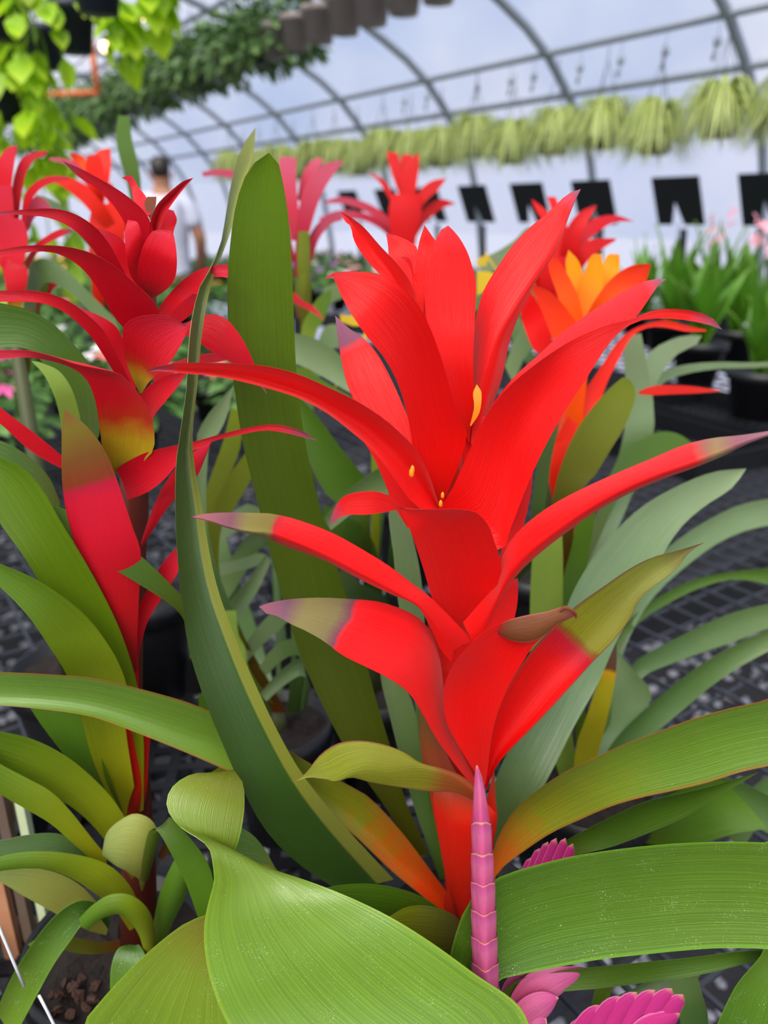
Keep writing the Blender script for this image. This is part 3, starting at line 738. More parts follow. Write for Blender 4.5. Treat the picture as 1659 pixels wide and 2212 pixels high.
bl(CRIM, '418,384 395,392 372,410 348,432 335,450 325,480 325,520', '418,384 395,410 372,440 358,462 345,500 340,530', [.45, .45, .455, .46], M='418,384 394,402 365,430 345,450 335,485 332,525', YM=[.45, .455, .46, .465], crease=.5)
bl(CRIM, '262,384 275,392 284,410 290,440 310,470', '262,384 283,380 300,405 318,430 325,465', [.475, .475, .47, .465])
bl(CRIM, '318,425 312,440 318,460 330,490', '338,425 336,445 330,465 335,490', [.468, .466, .464]).data.materials[0] = plain('dry_brown', '#6a3418', rough=.8)
bl(CRIM, '358,450 345,478 340,510 340,560', '375,455 382,475 375,500 372,540', [.475, .475, .47], cup=-.05)
bl(CRIM, '276,475 270,500 272,545 280,590 300,620 325,640', '276,475 296,480 306,505 318,520 330,500 350,496', [.435, .433, .433, .436, .442, .45])
bl(CRIM, '370,498 345,497 325,505 308,535 298,575 300,610 325,642', '370,498 377,515 382,560 378,600 360,625 330,645', [.43, .428, .428, .432, .438, .446], cup=.05)
bl(CRIM_P, '-40,466 0,458 60,452 120,451 165,464 205,490 235,525 260,570 285,620 300,660', '-40,468 0,464 60,465 110,472 150,490 180,515 205,545 225,580 250,625 280,670', [.40, .40, .405, .41, .42, .43, .442], cup=.1)
bl(CRIM, '200,490 235,500 262,515 280,545 300,590 310,640', '205,495 225,530 245,570 262,600 285,630 305,650', [.45, .452, .455, .455], cup=.05)
bl(CRIM, '-40,548 0,540 50,531 110,530 165,537 215,555 260,585 300,620 335,655 345,680', '-40,562 0,556 60,545 110,545 150,560 185,588 212,625 235,665 255,695 275,715', [.385, .386, .39, .40, .41, .42, .43], cup=.1)
bl(CRIM, '-40,628 0,628 60,627 110,635 155,655 195,685 225,715 250,760 270,800 295,850', '-40,655 0,652 50,652 95,656 135,672 165,695 195,725 222,765 250,810 285,860', [.385, .387, .392, .40, .41, .42, .43], cup=.1)
bl(CRIM, '170,665 215,682 250,705 268,740 280,790 295,830', '180,680 205,715 230,745 250,780 270,810 290,845', [.44, .442, .446, .448])
bl(CRIM_Y, '405,705 380,690 345,680 310,682 280,692 266,708 266,750 275,790 290,825 302,850', '405,705 398,730 385,755 365,785 340,808 322,825 312,840 306,850', [.405, .405, .41, .42, .43], cup=.12)
bl(CRIM, '492,570 460,574 425,585 395,605 370,630 350,655 335,680', '492,600 470,598 450,605 430,635 405,660 380,680 350,700', [.44, .44, .44, .44, .445], cup=.08)
bl(CRIM, '415,635 395,650 375,670 365,690', '440,640 420,670 400,690 375,705', [.425, .43, .435])
bl(CRIM_P, '578,852 560,815 545,775 525,735 500,700 475,682 445,680 415,690 385,715', '578,852 545,815 520,795 485,775 450,755 425,735 400,725 380,735', [.43, .43, .428, .428, .43, .435], cup=-.06)
bl(CRIM, '500,762 470,762 435,765 400,775 360,790 330,815', '500,775 470,782 440,785 405,795 370,810 340,840', [.455, .455, .452, .45])
bl(CRIM, '400,805 370,808 340,820 315,840 300,860', '400,812 380,840 355,870 335,895 325,920', [.415, .416, .42, .425], cup=.1)
bl(CRIM_Y, '-40,760 0,757 60,757 115,770 165,787 215,797 258,808 290,838 318,880 332,925 330,975 290,1010 255,1020', '-40,778 0,775 60,772 110,780 155,795 185,818 203,855 212,900 218,945 224,985 235,1015 248,1025',
   [.375, .377, .38, .388, .396, .404, .414, .424], cup=[0, .04, .08, .1, .12, .1, .05])
bl(CRIM_P, '686,952 660,935 625,922 585,917 530,925 470,940 415,955 365,965 315,978 270,1000 250,1015', '686,952 655,945 615,935 570,930 515,940 465,952 420,972 385,1002 350,1040 315,1065 275,1080',
   [.405, .405, .408, .41, .412, .415, .42], cup=.1)
bl(CRIM, '-40,845 0,880 60,925 110,965 150,1000', '-40,890 0,915 55,965 100,995 150,1020', [.43, .43, .435, .44])
bl(CRIM, '460,945 420,975 385,1005 350,1055 325,1110 305,1170', '445,985 425,1030 390,1065 360,1100 330,1145 305,1185', [.435, .435, .43, .428], cup=-.08)
bl(CRIM_B, '140,884 134,920 133,975 134,1040 142,1100 158,1165 178,1235 205,1300 245,1380 285,1478', '140,884 178,912 208,945 235,990 252,1035 270,1090 290,1150 304,1195 300,1290 292,1478',
   [.40, .398, .398, .40, .408, .418, .43], cup=[.0, .02, .0, -.04, -.06, .0])
bl(CRIM, '385,1180 360,1205 330,1250 300,1310 278,1370 275,1420 290,1480', '395,1190 385,1235 350,1290 320,1340 305,1390 298,1430 296,1480', [.42, .42, .425, .43, .435], cup=.1)
bl(STEM_R, '175,1500 195,1580 215,1650 245,1720 275,1780', '330,1500 325,1580 320,1650 315,1720 300,1780', [.43, .43, .43, .435], cup=-.25)
bl(CRIM, '250,1380 265,1420 275,1470 285,1530', '262,1370 290,1410 300,1470 295,1530', [.425, .427, .43])
# green leaves
ll(GR, '-40,960 0,988 45,1008 90,1055 130,1125 170,1190 210,1260 250,1340 280,1420 300,1500 310,1600 310,1750', '-40,1050 0,1130 50,1200 100,1285 150,1370 185,1440 205,1520 215,1600 240,1700 270,1780', [.385, .386, .39, .40, .41, .42, .43], cup=.1, n=36)
ll(GR_Y, '-40,1200 0,1218 70,1248 130,1285 185,1330 225,1380 255,1430 275,1490 270,1560 290,1700', '-40,1240 0,1268 60,1330 105,1395 140,1450 160,1500 180,1570 200,1640 230,1710 270,1780', [.375, .376, .38, .39, .40, .41, .42], cup=.08, n=36)
ll(GR_K, '88,1088 140,1100 200,1130 260,1168 320,1215 370,1265 420,1320 440,1400', '88,1088 130,1140 190,1195 250,1232 310,1268 360,1300 395,1335 420,1400', [.40, .40, .402, .405, .41, .42])
ll(GR_K, '-60,640 0,655 60,668 115,700 160,745 195,790 212,850 216,930 190,1010 170,1150', '-60,760 0,750 55,752 85,775 110,810 140,870 150,940 150,1020 150,1150', [.47, .47, .475, .48, .48, .48], cup=.06)
ll(GR_L, '68,780 95,810 115,850 128,895 135,950 140,1000', '85,782 125,800 152,835 168,880 175,930 170,1000', [.455, .455, .46, .46])
ll(GR_K, '-40,960 0,952 60,985 105,1030 130,1085', '-40,1010 0,1020 50,1060 90,1090 130,1130', [.46, .46, .46, .46])
ll(GR_Y, '-40,1570 0,1580 70,1597 140,1632 200,1680 250,1735 285,1800 300,1880', '-40,1650 0,1668 60,1692 120,1722 170,1755 215,1800 250,1850 285,1900', [.37, .372, .38, .39, .40, .41], cup=.06)
ll(GR_Y, '-40,1620 0,1650 60,1682 110,1710 150,1750 190,1800 230,1850', '-40,1680 0,1715 60,1750 110,1780 150,1815 190,1850 230,1880', [.365, .367, .372, .38, .39], cup=-.06)
ll(GR_K, '60,1520 85,1560 130,1620 180,1680 240,1740', '180,1520 200,1580 220,1640 245,1700 270,1770', [.41, .41, .412, .42], cup=.06)
ll(GR_P, '-40,1795 0,1815 50,1805 110,1800 150,1810 190,1840 230,1880', '-40,1850 0,1848 60,1840 110,1840 160,1850 200,1870 230,1890', [.38, .38, .385, .39, .40])
ll(GR_Y, '-40,1865 0,1850 60,1840 130,1842 200,1855 250,1880 290,1930 300,1990', '-40,1890 0,1882 60,1876 110,1880 160,1900 205,1930 245,1960 280,2010', [.36, .362, .366, .375, .385, .40], cup=-.1)
ll(GR_C, '-40,1870 0,1882 60,1875 120,1885 170,1910 205,1945 235,1990', '-40,1890 0,1905 50,1935 105,1965 150,1990 190,2010 230,2020', [.375, .376, .38, .388, .40])
ll(GR_F2, '-10,2190 20,2120 55,2060 95,2005 135,1965 175,1945 215,1955 240,1990', '20,2260 50,2205 85,2140 115,2085 150,2035 185,1990 215,1985 235,2010', [.345, .345, .347, .352, .36, .375], cup=.1)
ll(GR_Y, '170,1985 200,1955 240,1932 285,1935 320,1965 335,2010 335,2060', '190,2010 220,1985 255,1975 280,1990 300,2020 310,2050 325,2080', [.355, .355, .358, .365, .375], cup=-.15)
ll(GR_C, '222,1835 230,1800 255,1775 290,1758 325,1770 340,1800 330,1850 310,1920', '222,1850 250,1870 270,1880 285,1890 295,1895 300,1900 302,1910 305,1925', [.385, .383, .382, .385, .39, .40], cup=-.12)
ll(GR_K, '440,2030 425,1975 400,1905 370,1845 340,1795 320,1800 300,1900', '460,2000 462,1930 455,1880 430,1835 390,1790 360,1770 320,1900', [.35, .352, .356, .36, .37, .39], cup=.1)
ll(GR_D, '600,1890 575,1840 540,1800 500,1790 460,1850 420,1950', '620,1900 590,1880 560,1880 520,1900 480,1950 440,2000', [.36, .36, .365, .37, .38])
ll(GR_K, '395,1830 370,1870 345,1930 330,2000 320,2060', '420,1890 400,1940 375,1990 355,2040 340,2070', [.375, .375, .378, .385], cup=-.2)
ll(GR_F2, '240,2212 238,2150 240,2090 255,2050 280,2040', '330,2200 322,2140 318,2090 312,2060 300,2040', [.35, .352, .358, .37], cup=.1)
ll(GR_O, '500,1640 470,1660 430,1690 395,1740 370,1790 340,1850', '530,1660 500,1690 470,1720 430,1760 400,1800 350,1860', [.41, .41, .41, .41], cup=.06)
ll(GR_O, '60,2040 100,2020 160,2025 220,2035 260,2030', '80,2060 120,2050 170,2060 220,2060 260,2050', [.37, .37, .375, .385])
pot(LEFTP, (lb.x - .012, lb.y - .012), .062, P(300, 2010, 0.43).z - BENCH_Z - .01, lb.z - .01)
# white wire hanger of that pot
wb = MB()
for pts_ in ([(-20, 1960, .34), (5, 2020, .338), (30, 2080, .337), (52, 2130, .337)], [(84, 2150, .335), (100, 2180, .333), (130, 2240, .331), (150, 2290, .33)]):
    wb.tube([P(*p) - Vector(LEFTP.location) for p in pts_], .0009, 6)
wb.build('wire_hanger', WHITEW, LEFTP, True)
# bark lumps lying in that pot
rng = random.Random(5)
for k, (x, y) in enumerate([(168, 2150), (140, 2120), (205, 2130), (120, 2185), (195, 2205), (225, 2165), (150, 2190), (178, 2112), (160, 2130), (130, 2150), (185, 2175), (215, 2195), (110, 2150), (200, 2160)]):
    c = onz(x, y, lb.z - .004)
    v, f = [], []
    b = MB(); r = rng.uniform(.002, .0065)
    b.lathe([(r * .3, -r * .5), (r, -r * .2), (r * .9, r * .3), (r * .3, r * .6)], 7)
    vv = [Vector(p) * rng.uniform(.5, 1.3) for p in b.v]
    o = mkobj('bark_chip', mkmesh('bark_chip', vv, b.f, BARK, False), LEFTP, loc=c - Vector(LEFTP.location), rot=(rng.random(), rng.random(), rng.random() * 6), scale=(1.3, .8, .8))

# ------------------------------------------------------------------ broad-leaved bromeliad at the very front
fb = P(985, 2450, .27)
FRONTP = empty('broad_leaved_bromeliad', (fb.x, fb.y, BENCH_Z), 0, 'broad green strap-leaved bromeliad nearest the camera with one folded leaf', 'bromeliad')
def lf(mat, L, R, Y, **k): return leaf(FRONTP, 'leaf', mat, L, R, Y, **k)
lf(GR_F, '500,1695 465,1672 415,1672 372,1700 360,1742 385,1782 430,1812 452,1832 460,1870 462,1905 450,1950 441,2000 443,2060 458,2130 492,2212 560,2300 700,2390 900,2460',
   '520,1700 515,1672 500,1660 524,1690 528,1740 520,1800 505,1845 500,1850 560,1868 620,1888 690,1912 770,1945 850,1985 930,2035 1020,2100 1130,2185 1140,2300 1060,2450',
   [.36, .335, .318, .308, .302, .30, .297, .292, .286, .28, .272, .264, .256, .25, .25, .26], YR=[.37, .345, .325, .318, .315, .31, .302, .296, .288, .28, .272, .264, .256, .25, .25, .26],
   cup=[0, -.05, -.08, -.05, 0, .0, .02, .04, .06, .06, .05, .05, .05], n=60, m=12)
lf(GR_F, '452,1975 400,1995 340,2040 280,2095 220,2160 180,2220 200,2320 400,2420 800,2480', '470,2060 480,2120 500,2180 520,2240 540,2300 580,2360 640,2420 740,2460 900,2500', [.305, .30, .295, .29, .285, .28, .275, .27], cup=.04, n=36)
lf(GR_F2, '1760,1822 1659,1821 1580,1819 1500,1821 1420,1826 1330,1836 1240,1850 1150,1872 1080,1895 1030,1930 990,2000 960,2150 960,2400', '1760,2055 1659,2050 1560,2048 1470,2054 1390,2062 1300,2072 1210,2088 1130,2104 1080,2117 1050,2150 1030,2220 1010,2300 1000,2420',
   [.305, .30, .297, .296, .296, .297, .298, .298, .295, .285, .275], cup=[.04, .05, .06, .07, .08, .08, .05], n=44, m=12)
lf(GR_K, '1700,2052 1600,2055 1500,2068 1400,2078 1300,2088 1200,2100 1100,2130 1020,2250', '1700,2060 1600,2085 1500,2108 1400,2122 1300,2135 1200,2145 1120,2170 1040,2300', [.315, .315, .315, .312, .31, .30], cup=.1)
PLANT_SOIL = fb.z
pot(FRONTP, (fb.x, fb.y), .062, fb.z - BENCH_Z, fb.z)

# ------------------------------------------------------------------ pink quills
def new_quill(px, py, Yq, label):
    b = P(px, py, Yq)
    return empty('pink_quill', (b.x, b.y, PLANT_SOIL), 0, label, 'flower spike', 'pink quill spikes')
Q1 = new_quill(1056, 2330, .288, 'slim pink quill spike seen edge-on standing upright before the red stem')
# edge-on spike: nested keeled bracts, each rim pointed at the keel
cl_ = crom([P(x, y, .290) for x, y in ((1060, 2420), (1056, 2300), (1050, 2150), (1046, 2020), (1043, 1900), (1040, 1800), (1035, 1700), (1029, 1648))], 60)
hw = [.0071, .0070, .0068, .0064, .0059, .0053, .0042, .0008]
o = Vector(Q1.location)
def q_at(t):
    k = t * 59; i = min(int(k), 58); return Vector(cl_[i]).lerp(Vector(cl_[i + 1]), k - i)
NQ = 13
tocam = (CAM - q_at(.5)).normalized()
for i in range(NQ):
    t0 = i / NQ * .93; t1 = min(1.0, t0 + (.098 if i < NQ - 1 else 1 - t0))
    n_, m_ = 9, 20
    V_, U_ = [], []
    for a in range(n_):
        for j in range(m_ + 1):
            th = (j / m_ - .5) * 2 * math.pi * .92
            front = math.cos(th)
            a_ = a / (n_ - 1)
            t = t0 + (t1 - t0) * a_ * (.74 + .26 * max(0, math.cos(th)) ** 1.5)
            c = q_at(min(1, t)); tg = (q_at(min(1, t + .02)) - q_at(max(0, t - .02))).normalized()
            f_ = (tocam - tg * tocam.dot(tg)).normalized(); sd = tg.cross(f_)
            r = np.interp(t, np.linspace(0, 1, 8), hw) * (1.0 + .14 * a_ - .20 * max(0, a_ - .8))
            keel = 1.0 + .45 * max(0, front) ** 8
            V_.append(c + f_ * (math.cos(th) * r * 1.15 * keel) + sd * (math.sin(th) * r) - o); U_.append((a_, j / m_))
    F_ = [(a * (m_ + 1) + j, a * (m_ + 1) + j + 1, (a + 1) * (m_ + 1) + j + 1, (a + 1) * (m_ + 1) + j) for a in range(n_ - 1) for j in range(m_)]
    mkobj('bract', mkmesh('bract', V_, F_, PQ, True, None, U_), Q1)
Q2 = new_quill(1120, 2330, .305, 'broad pink quill half hidden under the wide dark green leaf')
for L, R, Y in (('1268,2090 1230,2088 1180,2092 1140,2105 1110,2140 1090,2190 1080,2260', '1268,2090 1245,2120 1215,2145 1190,2165 1160,2190 1130,2220 1100,2270', [.315, .313, .311, .309, .307]),
                ('1110,2100 1092,2120 1080,2150 1075,2200 1075,2260', '1150,2095 1140,2130 1125,2160 1110,2200 1095,2260', [.318, .316, .314, .311]),
                ('1207,2155 1180,2143 1150,2146 1120,2165 1100,2200 1090,2270', '1207,2155 1195,2180 1175,2205 1150,2225 1125,2250 1105,2290', [.306, .305, .304, .303, .302]),
                ('1180,2200 1160,2195 1140,2210 1120,2250', '1182,2215 1170,2235 1150,2260 1130,2290', [.303, .302, .301])):
    leaf(Q2, 'bract', PQ, L, R, Y, cup=-.12, n=22)
Q3 = new_quill(1280, 2380, .29, 'magenta quill paddle with brown bract tips at the bottom edge')
tips = [(1275, 2195, .304), (1300, 2171, .3035), (1341, 2152, .303), (1376, 2143, .3025), (1415, 2138, .302), (1452, 2135, .3015), (1476, 2148, .301)]
for k, (x, y, Yq) in enumerate(tips):
    leaf(Q3, 'bract', MAG, f'{x},{y} {x-22},{y+2} {x-48},{y+22} {x-78},{y+70} {x-105},{y+140} {x-120},{y+230}', f'{x},{y} {x+3},{y+18} {x-12},{y+50} {x-35},{y+95} {x-60},{y+150} {x-85},{y+235}', [Yq, Yq - .001, Yq - .002, Yq - .004], cup=-.12, n=20)
for k, (x, y) in enumerate(((1470, 2190), (1455, 2225), (1430, 2262))):
    leaf(Q3, 'bract', MAG, f'{x},{y} {x-20},{y-6} {x-60},{y-2} {x-95},{y+15} {x-130},{y+60} {x-150},{y+130}', f'{x},{y} {x-8},{y+18} {x-30},{y+45} {x-60},{y+75} {x-90},{y+110} {x-120},{y+150}', [.2995 - k * .001, .299 - k * .001, .2985 - k * .001, .297], cup=-.12, n=20)
Q4 = new_quill(1150, 2110, .345, 'bright pink quill tip peeking over the wide dark green leaf')
for k, (x, y) in enumerate(((1148, 1852), (1166, 1832), (1184, 1818), (1202, 1810), (1222, 1810), (1238, 1822))):
    leaf(Q4, 'bract', MAG, f'{x},{y} {x-10},{y+4} {x-22},{y+30} {x-36},{y+75} {x-40},{y+200}', f'{x},{y} {x+3},{y+10} {x},{y+40} {x-12},{y+80} {x-20},{y+200}', [.352 - .001 * k, .351 - .001 * k, .35 - .001 * k, .346], cup=-.15, n=16)
for L, R, Y in (('1300,2090 1285,2140 1270,2212 1250,2320', '1330,2090 1318,2150 1300,2212 1270,2330', [.325, .32, .315, .31]),
                ('1430,2085 1450,2140 1470,2212 1480,2320', '1500,2085 1515,2140 1530,2212 1510,2330', [.335, .33, .325, .315]),
                ('1680,2010 1640,2070 1590,2130 1550,2212 1500,2330', '1760,2080 1710,2130 1680,2180 1660,2240 1600,2340', [.31, .305, .30, .295]),
                ('1440,2095 1380,2130 1320,2160 1270,2212 1200,2330', '1500,2100 1430,2150 1370,2190 1330,2230 1260,2340', [.36, .35, .34, .33])):
    leaf(Q2, 'leaf', GR_F2 if Y[0] < .33 else GR_B, L, R, Y, cup=.12)
# ------------------------------------------------------------------ green plants standing behind, traced
def axis(px, py, Y, z):
    global AXTOP
    AXTOP = P(px, py, Y)
    return Vector((AXTOP.x, AXTOP.y, z))
def traced_plant(name, label, cat, base, items, kind='bromeliad', r=.05, stem=None, potmat=None, group=None):
    e = empty(name, (base.x, base.y, BENCH_Z), 0, label, cat, group)
    for nm, mat, L, R, Y, k in items: leaf(e, nm, mat, L, R, Y, **k)
    if stem:
        b = MB(); b.tube([P(x, y, Yq) - Vector(e.location) for x, y, Yq in stem[0]], stem[1], 10)
        b.build('stem', stem[2], e, True)
    else:
        o = Vector(e.location); b = MB()
        b.tube([base - o - Vector((0, 0, .01)), AXTOP - o], [.010, .006], 10)
        b.build('stem', plain('olive_stem', '#3c421a'), e, True)
    pot(e, (base.x, base.y), r, base.z - BENCH_Z, base.z, mat=potmat)
    return e
GB = 'leaf'
# plant right behind the main one, mostly leaves fanning right
b_ = axis(1270, 1760, .545, .93)
traced_plant('green_bromeliad', 'green bromeliad with one yellowing brown-tipped leaf, right of the red one', 'bromeliad', b_, [
    (GB, GR_P, '1740,1060 1659,1078 1600,1090 1540,1118 1480,1155 1420,1205 1370,1280 1330,1360 1300,1450 1280,1600 1270,1780', '1740,1120 1659,1135 1600,1150 1540,1180 1480,1225 1430,1270 1390,1320 1350,1400 1330,1480 1310,1600 1285,1780', [.80, .77, .73, .68, .64, .61, .58, .56], dict(cup=.08)),
    (GB, GR_K, '1740,1225 1659,1228 1580,1235 1500,1252 1430,1285 1370,1330 1320,1390 1290,1500 1275,1780', '1740,1280 1659,1262 1580,1252 1500,1275 1430,1312 1380,1345 1340,1400 1310,1520 1285,1780', [.74, .72, .70, .67, .63, .60, .57, .55], dict(cup=.1)),
    (GB, GR_B, '1740,1290 1659,1305 1580,1325 1500,1360 1430,1395 1370,1432 1330,1500 1290,1640 1270,1790', '1740,1340 1659,1358 1590,1385 1510,1412 1440,1438 1390,1462 1340,1530 1310,1660 1285,1790', [.66, .65, .63, .61, .59, .57, .55], dict(cup=.08)),
    (GB, GR_B, '1740,1335 1659,1362 1590,1392 1520,1432 1450,1485 1390,1535 1335,1590 1300,1650 1270,1780', '1740,1370 1659,1408 1600,1440 1540,1480 1480,1530 1420,1580 1370,1625 1320,1680 1285,1780', [.55, .55, .55, .55, .545, .54, .54], dict(cup=.12, n=36)),
    (GB, GR_P, '1325,1395 1322,1450 1310,1520 1295,1600 1275,1760', '1325,1395 1370,1450 1408,1502 1370,1570 1290,1770', [.60, .59, .58, .56, .55], dict(cup=.1)),
    (GB, YL, '1332,1372 1318,1395 1312,1430 1290,1480 1268,1545 1245,1610 1240,1680 1250,1780', '1332,1372 1332,1400 1332,1435 1325,1490 1310,1560 1292,1630 1280,1700 1275,1790', [.52, .52, .52, .525, .53, .54], dict(cup=.08)),
    (GB, GR_L, '1160,1120 1150,1200 1145,1320 1150,1450 1200,1650 1255,1780', '1212,1120 1216,1200 1216,1320 1222,1450 1245,1650 1275,1780', [.56, .56, .56, .555, .55], dict(cup=.08)),
    (GB, GR_K, '1250,1100 1235,1180 1215,1260 1215,1330 1235,1500 1260,1780', '1290,1080 1275,1180 1262,1260 1250,1330 1262,1500 1280,1780', [.58, .58, .575, .57, .56], dict()),
    (GB, GR_K, '1560,1685 1500,1695 1440,1720 1380,1750 1320,1780 1270,1800', '1659,1790 1590,1800 1500,1825 1420,1825 1340,1815 1280,1810', [.50, .50, .51, .53, .545], dict(cup=.1)),
    (GB, GR_B, '1760,1780 1680,1730 1600,1690 1540,1680 1450,1710 1350,1770', '1760,1850 1680,1810 1620,1780 1560,1745 1480,1760 1350,1800', [.50, .50, .505, .51, .53], dict(cup=.1)),
    (GB, GR_P, '1760,1650 1690,1665 1640,1690 1600,1730 1560,1790', '1760,1700 1720,1710 1680,1735 1640,1780 1600,1840', [.56, .56, .56, .555], dict(cup=.1)),
])
# leaves in the gap between left plant and the tall leaf
b_ = axis(600, 1530, .655, .92)
traced_plant('young_bromeliad', 'young green bromeliad of pale narrow leaves between the two red ones', 'bromeliad', b_, [
    (GB, GR_P, '440,1235 480,1218 530,1205 565,1195 590,1230 600,1400', '440,1260 490,1240 540,1228 580,1215 600,1260 610,1400', [.70, .70, .69, .68, .67], dict()),
    (GB, GR_P, '575,1195 545,1240 505,1295 485,1340 490,1420 560,1540', '582,1220 560,1270 530,1320 510,1370 520,1440 590,1540', [.64, .64, .64, .64, .65], dict(cup=.1)),
    (GB, GR_B, '450,1300 480,1240 510,1190 545,1150 580,1180 610,1400', '470,1330 510,1270 540,1220 570,1180 600,1220 620,1400', [.74, .74, .73, .72, .70], dict()),
    (GB, GR_L, '485,1320 480,1370 500,1420 520,1440 560,1500', '510,1320 515,1370 530,1400 540,1450 590,1520', [.60, .60, .60, .62], dict()),
    (GB, GR_P, '510,1420 545,1370 580,1330 620,1300 630,1400 620,1540', '525,1440 560,1400 600,1365 630,1345 640,1440 640,1540', [.62, .62, .62, .62, .65], dict()),
    (GB, GR_P, '560,1500 600,1455 640,1425 660,1430 650,1530', '575,1515 615,1480 650,1460 670,1480 660,1540', [.57, .57, .58, .62], dict(cup=.1)),
    (GB, GR_O, '545,960 500,1020 465,1080 445,1140 470,1300 590,1540', '560,990 535,1050 505,1100 475,1160 490,1300 620,1540', [.62, .62, .62, .62, .64], dict()),
    (GB, GR_O, '500,880 480,960 455,1030 440,1090 450,1250 590,1540', '530,900 515,980 490,1040 465,1110 470,1250 600,1540', [.66, .66, .66, .66, .66], dict()),
    (GB, GR_B, '430,1120 450,1180 475,1250 500,1330 540,1440 590,1540', '470,1100 490,1170 515,1250 545,1330 580,1440 610,1540', [.76, .75, .74, .72, .68], dict()),
    (GB, GR_P, '430,1180 460,1140 500,1110 540,1090 580,1150 600,1500', '440,1210 470,1175 510,1150 550,1130 590,1200 610,1500', [.72, .72, .71, .70, .68], dict()),
    (GB, GR_K, '420,1350 450,1380 500,1440 560,1530', '410,1420 450,1450 500,1490 560,1550', [.60, .60, .61, .64], dict()),
    (GB, GR_B, '560,1440 590,1400 630,1380 650,1400 630,1540', '575,1460 605,1430 640,1415 665,1450 645,1540', [.60, .60, .61, .64], dict()),
    (GB, GR_K, '430,1500 480,1480 530,1500 590,1560', '430,1570 480,1550 530,1560 590,1580', [.56, .57, .58, .62], dict()),
    (GB, GR_P, '503,835 470,870 440,910 425,960 440,1200 580,1540', '503,840 490,900 470,940 450,975 460,1200 600,1540', [.60, .60, .60, .62, .64], dict(cup=.1)),
])
# plant behind the main bracts, left side
b_ = axis(805, 1300, .72, .92)
traced_plant('green_bromeliad', 'green bromeliad behind the red bracts, right of the tall upright leaf', 'bromeliad', b_, [
    (GB, GR_P, '600,715 650,722 695,738 740,772 780,815 800,900 805,1100 790,1300', '600,775 650,790 700,815 750,845 790,870 830,950 830,1100 810,1300', [.72, .72, .71, .70, .69, .70, .74], dict(cup=.06)),
    (GB, GR_Y, '600,770 660,800 720,835 770,870 800,950 800,1300', '600,800 650,840 720,880 780,900 820,980 815,1300', [.68, .68, .68, .68, .72], dict()),
    (GB, GR_K, '640,850 690,905 730,960 770,1010 795,1060 805,1300', '650,930 670,1000 700,1060 730,1090 760,1110 790,1300', [.62, .62, .62, .63, .70], dict(cup=.08)),
    (GB, GR_B, '700,1120 740,1070 790,1030 830,1010 850,1060 830,1300', '715,1145 760,1110 810,1080 850,1070 870,1110 840,1300', [.56, .57, .58, .60, .68], dict(cup=.08)),
    (GB, GR_K, '700,1090 760,1120 810,1180 830,1300', '690,1180 740,1210 790,1260 810,1320', [.60, .62, .66, .70], dict()),
    (GB, GR_B, '740,1230 780,1260 830,1290 850,1330', '700,1300 760,1320 810,1330 840,1350', [.60, .62, .66, .70], dict()),
    (GB, GR_B, '1175,930 1160,1000 1150,1080 1130,1200 1000,1330', '1205,930 1190,1000 1180,1080 1150,1220 1020,1340', [.58, .60, .62, .66, .72], dict()),
])
